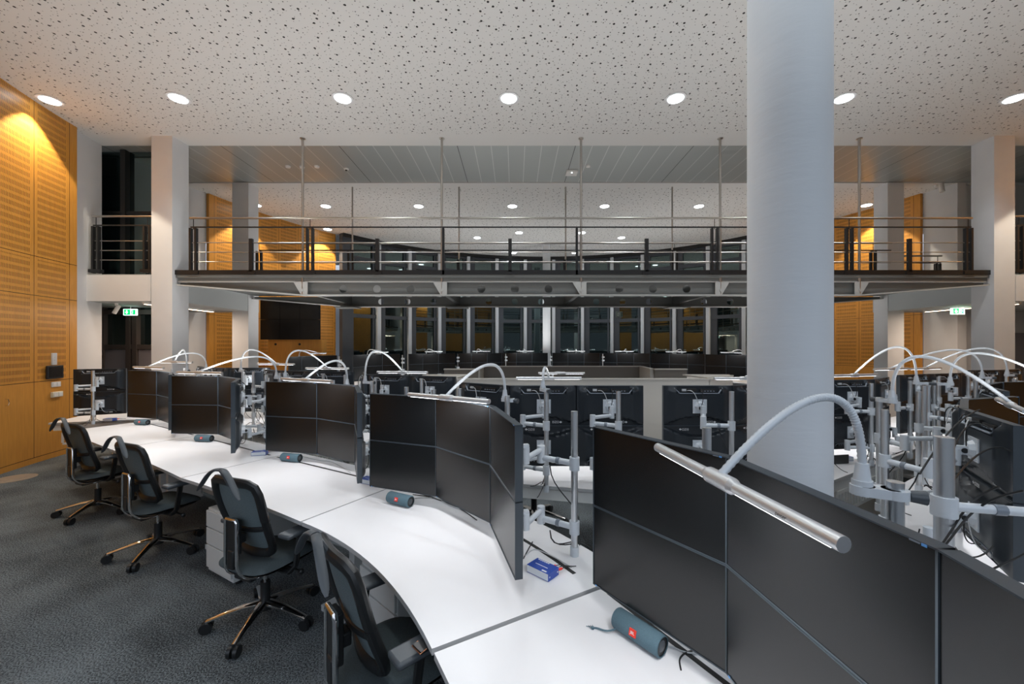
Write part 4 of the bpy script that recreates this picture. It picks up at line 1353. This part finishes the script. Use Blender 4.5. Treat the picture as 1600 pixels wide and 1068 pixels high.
make_lamp((-4.05, 5.95, 1.53), (-3.68, 6.2, 1.60), math.radians(-12), 'gooseneck light bar left of the video screen', pole=(-3.99, 5.92), bh=0.25)
make_lamp((-2.85, 5.0, 1.50), (-2.75, 5.9, 1.55), math.radians(-5), 'gooseneck light bar in front of the wood cabinet', pole=(-2.79, 4.98), bh=0.28)
make_lamp((-1.62, 4.35, 1.50), (-1.40, 5.0, 1.55), math.radians(-8), 'gooseneck light bar behind the gap of the third and fourth stations', pole=(-1.56, 4.33), bh=0.28)
make_lamp((0.22, 3.20, 1.545), (0.34, 4.08, 1.55), 0.0, 'gooseneck light bar behind the second row backs in the middle', pole=(0.2425, 3.14), bh=0.10)
make_lamp((0.55, 6.0, 1.30), (0.66, 5.75, 1.49), 0.0, 'light bar standing inside the podium behind the beige wall', pole=(0.6, 6.0), bh=0.12, small=True)
make_lamp((2.10, 3.10, 1.50), (2.45, 4.3, 1.53), 0.0, 'light bar at the left side of the round column', pole=(2.16, 3.1), bh=0.12)
make_lamp((3.9, 3.92, 1.53), (3.66, 4.35, 1.56), math.radians(15), 'gooseneck light bar right of the round column', pole=(3.96, 3.9), bh=0.30)
make_lamp((2.45, 2.62, 1.53), (2.80, 2.28, 1.54), math.radians(48), 'gooseneck light bar over the right hand station', pole=(2.44, 2.69), bh=0.24, up=0.3)
make_lamp((4.1, 3.80, 1.53), (4.5, 3.35, 1.56), math.radians(30), 'gooseneck light bar at the right edge of the picture', pole=(4.05, 3.84), bh=0.24)
make_lamp((5.35, 4.62, 1.53), (4.85, 5.2, 1.58), math.radians(18), 'gooseneck light bar in front of the right rear pillar', pole=(5.4, 4.6), bh=0.26)
make_lamp((6.1, 5.0, 1.53), (5.6, 5.5, 1.57), math.radians(18), 'farthest gooseneck light bar on the right', pole=(6.15, 5.0), bh=0.28)

# extra poles seen among the stands
def plain_pole(px, Y, top_z, label, dia=0.037, base=0.74, arm=None):
    x = xat(px, Y)
    t = (x - 0.25, Y + 0.12) if arm is None else arm
    d = Vector((t[0] - x, t[1] - Y)).normalized()
    make_pole_mount((x, Y), [], label, 'monitor poles', top=top_z, base=base, dia=dia, cables=False)
TP = make_pole_mount((xat(1475, 1.45), 1.45), [((2.25, 1.12), (-0.75, 0.66), ZU + 0.06), ((2.25, 1.12), (-0.75, 0.66), ZL + 0.03)], 'thick silver pole in front of the right hand monitor backs', 'monitor poles', top=1.545, dia=0.055, elbow_side=1)
plain_pole(1444, 3.3, 1.55, 'silver pole under the arched lamp on the right')

mb = MB()
def air(px, py, Y):
    return Vector((xat(px, Y), Y, CAM_Z - (py - 541) * Y / 630)) - TP.location
for q in ([(1437, 740, 1.7), (1462, 700, 1.75), (1490, 655, 1.95), (1530, 640, 2.0)], [(1478, 735, 1.6), (1492, 690, 1.9), (1510, 645, 2.0), (1545, 668, 1.9)],
          [(1486, 755, 1.5), (1525, 700, 1.8), (1560, 690, 1.85), (1580, 705, 1.8)], [(1462, 860, 1.35), (1495, 830, 1.42), (1500, 780, 1.5), (1560, 760, 1.4)],
          [(1466, 862, 1.37), (1500, 832, 1.44), (1510, 782, 1.5), (1600, 766, 1.3)], [(1486, 840, 1.6), (1495, 875, 1.8), (1530, 880, 1.8), (1552, 852, 1.8)]):
    mb.tube(bez(*[air(*p) for p in q], 14), 0.0035, 6)
mb.build('cable', M['cable'], TP)

# ------------------------------------------------------------------ portable speakers and blue boxes
def speaker_proto():
    o = empty('portable_speaker', (0, 0, 0))
    L, r = 0.205, 0.040
    mb = MB()
    prof = [(-.5, .033), (-.495, .037), (-.47, .040), (.47, .040), (.495, .037), (.5, .033)]
    n = 28
    for (a, ra), (b, rb) in zip(prof[:-1], prof[1:]):
        mb.cyl((a * L, 0, 0.0), (b * L, 0, 0.0), ra, rb, n=n, caps=False)
    mb.build('body', M['speaker'], o)
    for s in (-1, 1):
        mb = MB()
        mb.cyl((s * (L * .5 - 0.004), 0, 0), (s * (L * .5 - 0.008), 0, 0), 0.033, n=n, mi=0)
        mb.cyl((s * (L * .5 - 0.004), 0, 0), (s * (L * .5 - 0.001), 0, 0), 0.020, 0.016, n=n, mi=1)
        mb.build('bass_radiator', [M['black_pl'], M['hanger']], o)
    mb = MB()
    mb.box((0, -0.0378, 0.010), (0.030, 0.006, 0.026), rx=math.radians(-15))
    bd = mb.build('badge', M['red'], o, bevel=0.001)
    text_mesh('JBL', 0.014, M['white'], 'lettering', bd, (0, -0.0412, 0.0108), (math.radians(75), 0, 0), 0.0003)
    mb = MB()
    mb.tube([(-L * .45, 0.03, 0.015), (0, 0.037, 0.02), (L * .45, 0.03, 0.015)], 0.003, 6)
    mb.build('zip_cord', M['hanger'], o)
    return o
SP = speaker_proto()
sp_first = True
def put_speaker(px, py, ang, label, strap=False):
    global sp_first
    z = 0.782
    Y = 630 * (CAM_Z - z) / (py - 541)
    x = xat(px, Y)
    o = SP if sp_first else copy_tree(SP)
    sp_first = False
    o.location = (x, Y, 0.7805); o.rotation_euler = (0, 0, ang)
    tag(o, label, 'speaker', 'portable speakers on the desks')
    if strap:
        mb = MB()
        pts = bez((-0.08, -0.03, -0.02), (-0.10, -0.08, -0.034), (-0.14, -0.06, -0.034), (-0.155, -0.085, -0.036), 10)
        mb.tube(pts, 0.0035, 6); mb.sphere(pts[-1], 0.007, 8)
        for k in range(4):
            mb.tube([pts[-1], pts[-1] + Vector((-0.012 - .004 * k, 0.012 - 0.008 * k, 0))], 0.0012, 5)
        mb.build('strap', M['speaker'], o)
    return o
o = put_speaker(625, 779, math.radians(-28), 'blue grey cylinder speaker on the large curved desk')
put_speaker(455, 714, math.radians(-14), 'blue grey cylinder speaker below the third station screens')
put_speaker(319, 684, math.radians(-8), 'blue grey cylinder speaker below the second station screens')
put_speaker(222, 659, math.radians(-10), 'dark blue grey speaker below the leftmost station screens')
put_speaker(998, 985, math.radians(-52), 'large looking blue grey speaker with strap in the near foreground', True)

def blue_box(px, py, ang, label):
    z = 0.76
    Y = 630 * (CAM_Z - z) / (py - 541)
    x = xat(px, Y)
    t = empty('signal_box', (x, Y, 0.7405), ang, label, 'box', 'blue converter boxes')
    w, d, h = 0.135, 0.085, 0.038
    mb = MB(); mb.box((0, 0, h / 2), (w, d, h)); mb.build('housing', M['blue'], t, bevel=0.001)
    mb = MB(); mb.box((0, -d / 2 - 0.0006, h / 2 + .001), (w - 0.004, 0.0012, h - 0.006)); mb.build('front_plate', M['armgrey'], t, smooth=False)
    mb = MB()
    mb.box((-0.004, -0.004, h + 0.0005), (0.075, 0.004, 0.001)); mb.box((0.035, -0.033, h + 0.0005), (0.028, 0.009, 0.001))
    for k in range(6):
        mb.box((-0.05 + 0.012 * k, 0.035, h + 0.0005), (0.009, 0.006, 0.001))
    mb.build('print', M['white'], t, smooth=False)
    mb = MB()
    for k, m_ in enumerate((0, 1, 0)):
        mb.cyl((0.02 + 0.018 * k, d / 2, 0.02), (0.025 + 0.02 * k, d / 2 + 0.03, 0.018), 0.006, n=8, mi=m_)
        mb.tube(bez((0.025 + 0.02 * k, d / 2 + 0.03, 0.018), (0.03 + 0.02 * k, d / 2 + 0.07, 0.015), (0.06, d / 2 + 0.08, 0.004), (0.09, d / 2 + 0.12, 0.003), 8), 0.0022, 6, mi=2)
    mb.build('plug', [M['red'], M['cable_grey'], M['cable']], t)
    mb = MB()
    for sy in (-1, 1):
        mb.cyl((w / 2, sy * 0.032, h / 2 - sy * 0.0), (w / 2 + 0.001, sy * 0.032, h / 2), 0.004, n=10)
    mb.build('screw', M['steel'], t)
blue_box(848, 889, math.radians(-42), 'bright blue box with coloured labels on the large curved desk')
blue_box(577, 750, math.radians(-25), 'blue box between the third and fourth stations')
blue_box(406, 707, math.radians(15), 'blue box between the second and third stations')
blue_box(172, 655, math.radians(5), 'small grey and blue box under the far left monitor backs')
blue_box(1318, 715, math.radians(5), 'blue box on the white desk right of the round column')

# loose cables on the desks
def desk_cable(pts, label, m='cable', r=0.003, z=0.744):
    P = []
    for px, py in pts:
        Y = 630 * (CAM_Z - z) / (py - 541)
        P.append(Vector((xat(px, Y), Y, z)))
    out = []
    n = len(P)
    for i in range(n - 1):
        p0, p1, p2, p3 = P[max(i - 1, 0)], P[i], P[i + 1], P[min(i + 2, n - 1)]
        for k in range(6):
            t = k / 6
            out.append(0.5 * ((2 * p1) + (-p0 + p2) * t + (2 * p0 - 5 * p1 + 4 * p2 - p3) * t * t + (-p0 + 3 * p1 - 3 * p2 + p3) * t ** 3))
    out.append(P[-1])
    mb = MB(); mb.tube(out, r, 6); o = mb.build('cable', M[m]); tag(o, label, 'cable')
desk_cable([(1030, 1008), (1050, 1010), (1070, 1018), (1100, 1022), (1120, 1032)], 'light grey cable under the nearest screens', 'cable_grey')
desk_cable([(1064, 1046), (1062, 1030), (1070, 1020), (1082, 1016)], 'thin black cable curling beside the nearest speaker')
desk_cable([(645, 772), (665, 775), (690, 782), (720, 795), (745, 812)], 'thin black cable behind the speaker on the curved desk', 'cable')
desk_cable([(648, 778), (680, 778), (705, 790), (740, 800)], 'light grey cable behind the speaker on the curved desk', 'cable_grey')
desk_cable([(470, 712), (495, 718), (520, 722), (548, 738)], 'light grey cable under the third station screens', 'cable_grey')
desk_cable([(820, 868), (835, 858), (858, 866), (880, 878), (893, 886)], 'light grey cable running behind the bright blue box', 'cable_grey')
desk_cable([(832, 846), (822, 864), (818, 872)], 'black cable hanging at the side of the fourth station', 'cable')

# ------------------------------------------------------------------ pedestals
def pedestal(x, y, ang, label):
    t = empty('drawer_pedestal', (x, y, 0), ang, label, 'drawer unit')
    mb = MB(); mb.box((0, 0, 0.295), (0.40, 0.52, 0.51)); mb.build('carcass', M['under'], t, bevel=0.004)
    for k, (z, h) in enumerate(((0.47, 0.13), (0.33, 0.13), (0.165, 0.18))):
        mb = MB(); mb.box((0, -0.268, z), (0.39, 0.018, h)); mb.build('drawer', M['under'], t, bevel=0.003)
    for sx in (-1, 1):
        for sy in (-1, 1):
            mb = MB(); mb.cyl((sx * .15, sy * .2, 0), (sx * .15, sy * .2, 0.045), 0.02, n=10); mb.build('caster', M['black_pl'], t)
pedestal(-2.22, 3.44, math.radians(-30), 'grey white three drawer unit left of the third chair')
pedestal(-0.62, 2.54, math.radians(-42), 'grey white drawer unit under the large curved desk')

# copper edged desk sensors under the desk edges
for px, py, lb in ((524, 826, 'small copper edged pull under the front edge of the large curved desk'), (660, 1003, 'small copper edged pull beside the nearest chair armrest'), (343, 748, 'small copper edged pull by the second chair')):
    z = 0.70
    Y = 630 * (CAM_Z - z) / (py - 541 + 6) 
    o = empty('desk_pull', (xat(px, Y) - 0.0, Y, z), math.radians(-45), lb, 'pull')
    mb = MB(); mb.box((0, 0, 0), (0.06, 0.05, 0.012)); mb.build('body', M['black_pl'], o, smooth=False)
    mb = MB(); mb.tube([(-0.03, 0, 0.006), (-0.03, -0.028, 0.0), (0.03, -0.028, 0.0), (0.03, 0, 0.006)], 0.002, 6); mb.build('edge', M['copper'], o)

# ------------------------------------------------------------------ office chairs
def make_chair():
    o = empty('office_chair', (0, 0, 0))
    # five star base
    for k in range(5):
        a = math.radians(90 + 36 + 72 * k)
        c, s = math.cos(a), math.sin(a)
        mb = MB()
        pts = [(0.03 * c, 0.03 * s, 0.125), (0.13 * c, 0.13 * s, 0.118), (0.24 * c, 0.24 * s, 0.095), (0.335 * c, 0.335 * s, 0.072)]
        mb.tube(pts, [0.036, 0.029, 0.023, 0.019], 10, flat=(0.6, 1.0))
        lg = mb.build('leg', M['chrome'], o)
        w = MB()
        px, py = 0.335 * c, 0.335 * s
        tx, ty = -s, c
        for d in (-0.019, 0.019):
            w.cyl((px + tx * (d - 0.011), py + ty * (d - 0.011), 0.035), (px + tx * (d + 0.011), py + ty * (d + 0.011), 0.035), 0.035, n=16)
        w.cyl((px, py, 0.035), (px, py, 0.082), 0.010, n=8)
        w.box((px, py, 0.052), (0.03, 0.022, 0.028), a)
        w.build('caster', M['black_pl'], lg)
    mb = MB(); mb.cyl((0, 0, 0.085), (0, 0, 0.14), 0.048, 0.042, n=18); mb.cyl((0, 0, 0.14), (0, 0, 0.27), 0.030, n=16); mb.build('gas_column', M['black_pl'], o)
    mb = MB(); mb.cyl((0, 0, 0.27), (0, 0, 0.37), 0.014, n=12); mb.build('piston', M['chrome'], o)
    mb = MB(); mb.box((0, -0.02, 0.375), (0.16, 0.28, 0.05)); mb.box((0, -0.02, 0.40), (0.30, 0.20, 0.02)); mb.build('mechanism', M['black_pl'], o, bevel=0.01)
    # lever
    mb = MB(); mb.tube([(0.08, 0.05, 0.37), (0.20, 0.06, 0.365), (0.26, 0.06, 0.36)], 0.008, 8); mb.sphere((0.27, 0.06, 0.36), 0.02, 10); mb.build('lever', M['black_pl'], o)
    # seat cushion
    nx, ny = 16, 16
    def seatpt(u, v, topside):
        # superellipse outline
        a = math.atan2(v, u)
        r = max(abs(u), abs(v))
        ca, sa = math.cos(a), math.sin(a)
        k = (abs(ca) ** 4 + abs(sa) ** 4) ** (-1 / 4)
        x = 0.25 * r * k * ca
        y = 0.24 * r * k * sa + 0.03
        edge = sstep(1.0, 0.80, r) if False else 1 - sstep(0.78, 1.0, r)
        z = 0.435 + (0.035 * edge + 0.012 * abs(x / 0.25) ** 2 - 0.02 * max(0, (y - 0.12) / 0.15) ** 2) if topside else 0.435 - 0.035 * edge
        return (x, y, z)
    mb = MB()
    for tp in (True, False):
        vs = [seatpt(-1 + 2 * i / nx, -1 + 2 * j / ny, tp) for i in range(nx + 1) for j in range(ny + 1)]
        fs = [(i * (ny + 1) + j, (i + 1) * (ny + 1) + j, (i + 1) * (ny + 1) + j + 1, i * (ny + 1) + j + 1) for i in range(nx) for j in range(ny)]
        mb.add(vs, fs, 0 if tp else 1)
    mb.build('seat', [M['blackfab'], M['black_pl']], o)
    # backrest: curved rim, cross bar, two mesh fields
    def bk(u, v):
        """u -1..1 across, v 0..1 up"""
        z = 0.50 + 0.53 * v
        w = 0.182 + 0.042 * sstep(0.0, 0.75, v)
        x = u * w
        y = -0.075 - 0.155 * v - 0.02 * math.sin(PI * v) + 0.045 * u * u * (1 - 0.4 * v)
        return Vector((x, y, z))
    def outline(scale=1.0, v0=0.0, v1=1.0, n=40):
        pts = []
        for i in range(n):
            a = 2 * PI * i / n
            ca, sa = math.cos(a), math.sin(a)
            k = (abs(ca) ** 7 + abs(sa) ** 7) ** (-1 / 7)
            u = ca * k * scale
            v = (v0 + v1) / 2 + sa * k * (v1 - v0) / 2
            pts.append(bk(u, v))
        return pts
    mb = MB()
    pts = outline(0.93, 0.03, 0.97)
    pts.append(pts[0])
    mb.tube(pts, 0.030, 10, flat=(1.1, 0.8))
    # cross bar curved down
    cb = [bk(-0.92 + 1.84 * i / 14, 0.40 - 0.05 * math.cos((-0.92 + 1.84 * i / 14) * PI / 2)) for i in range(15)]
    mb.tube(cb, 0.017, 8, flat=(1.0, 0.7))
    mb.build('backrest_frame', M['black_pl'], o)
    mb = MB()
    n1, n2 = 14, 20
    vs = [bk(-0.9 + 1.8 * i / n1, 0.03 + 0.94 * j / n2) + Vector((0, 0.004, 0)) for i in range(n1 + 1) for j in range(n2 + 1)]
    fs = [(i * (n2 + 1) + j, (i + 1) * (n2 + 1) + j, (i + 1) * (n2 + 1) + j + 1, i * (n2 + 1) + j + 1) for i in range(n1) for j in range(n2)]
    mb.add(vs, fs)
    vs2 = [v + Vector((0, 0.006, 0)) for v in vs]
    mb.add(vs2, [tuple(reversed(f)) for f in fs])
    mb.build('backrest_mesh', M['mesh'], o)
    # coat hanger
    mb = MB()
    top = bk(0, 1.0)
    for s in (-1, 1):
        pts = bez(top + Vector((s * 0.006, -0.055, 0.075)), top + Vector((s * 0.09, -0.075, 0.085)), top + Vector((s * 0.13, -0.07, 0.0)), top + Vector((s * 0.205, -0.075, -0.075)), 14)
        mb.tube(pts, [0.020] * 4 + [0.019] * 8 + [0.017, 0.014, 0.006], 10, flat=(0.45, 1.0))
    mb.tube([top + Vector((0, -0.055, 0.075)), top + Vector((0, -0.02, 0.01)), bk(0, 0.93) + Vector((0, -0.01, 0))], [0.02, 0.022, 0.02], 8, flat=(0.6, 1.2))
    mb.build('coat_hanger', M['hanger'], o)
    # chrome support loop
    mb = MB()
    yb = -0.225
    def rail(sx):
        pts = [(sx * 0.055, yb, 0.755), (sx * 0.055, yb, 0.50)]
        for i in range(1, 9):
            a = PI / 2 * i / 8
            pts.append((sx * (0.055 + 0.025 * i / 8), yb + 0.13 * (1 - math.cos(a)), 0.50 - 0.13 * math.sin(a)))
        pts.append((sx * 0.08, 0.06, 0.365))
        return pts
    L, R = rail(-1), rail(1)
    full = L[::-1] + [(-0.045, yb, 0.775), (0.045, yb, 0.775)] + R
    mb.tube(full, 0.0125, 10, flat=(1.0, 0.8)); mb.build('support_loop', M['chrome'], o)
    mb = MB(); mb.box((0, yb + 0.018, 0.66), (0.095, 0.04, 0.22)); mb.box((0, yb + 0.045, 0.64), (0.07, 0.06, 0.06)); mb.box((0, yb, 0.52), (0.06, 0.02, 0.12)); mb.build('back_slider', M['black_pl'], o, bevel=0.008)
    # armrests
    for s in (-1, 1):
        mb = MB()
        mb.tube([(s * 0.12, -0.02, 0.39), (s * 0.27, -0.02, 0.40), (s * 0.295, 0.0, 0.44), (s * 0.295, 0.03, 0.64)], [0.022, 0.024, 0.026, 0.026], 10, flat=(0.6, 1.2))
        ar = mb.build('armrest', M['black_pl'], o)
        mb = MB(); mb.box((s * 0.29, 0.04, 0.655), (0.105, 0.26, 0.032)); mb.build('arm_pad', M['hanger'], ar, bevel=0.012)
    return o
CHAIR = make_chair()
ch_first = True
def put_chair(x, y, face, base_rot, label):
    global ch_first
    o = CHAIR if ch_first else copy_tree(CHAIR)
    ch_first = False
    o.location = (x, y, 0)
    o.rotation_euler = (0, 0, math.radians(face - 90))
    tag(o, label, 'office chair', 'mesh back office chairs')
    # the star base swivels on its own
    for c in o.children:
        if c.name.startswith('leg'):
            c.rotation_euler = (0, 0, math.radians(base_rot - (face - 90) - 126))
    return o
put_chair(-4.72, 4.56, 68, 206, 'black mesh office chair nearest the left wood wall')
put_chair(-3.25, 3.67, 66, 212, 'black mesh office chair second from the left')
put_chair(-1.71, 2.76, 67, 201, 'black mesh office chair in front of the grey white drawer unit')
put_chair(-0.60, 1.83, 42, 190, 'nearest black mesh office chair with raised grey armrest, cut by the bottom edge')
put_chair(0.20, 4.30, 268, 200, 'black chair seen under the second row desk in the middle')
put_chair(3.55, 6.9, 200, 200, 'chair with only its coat hanger showing left of the round column')

# desk phone right of the round column
t = empty('desk_phone', (3.10, 3.95, 0.741), math.radians(10), 'black wedge shaped desk phone on the white desk right of the round column', 'phone')
mb = MB()
mb.add([(-.11, -.08, 0), (.11, -.08, 0), (.11, .08, 0), (-.11, .08, 0), (-.11, -.08, .09), (.11, -.08, .09), (.11, .08, .02), (-.11, .08, .02)],
       [(0, 3, 2, 1), (4, 5, 6, 7), (0, 1, 5, 4), (1, 2, 6, 5), (2, 3, 7, 6), (3, 0, 4, 7)])
mb.build('body', M['black_pl'], t, smooth=False, bevel=0.006)
mb = MB(); mb.tube([(-.085, .06, .05), (-.09, -.01, .085), (-.085, -.07, .11)], 0.016, 8); mb.build('handset', M['hanger'], t)
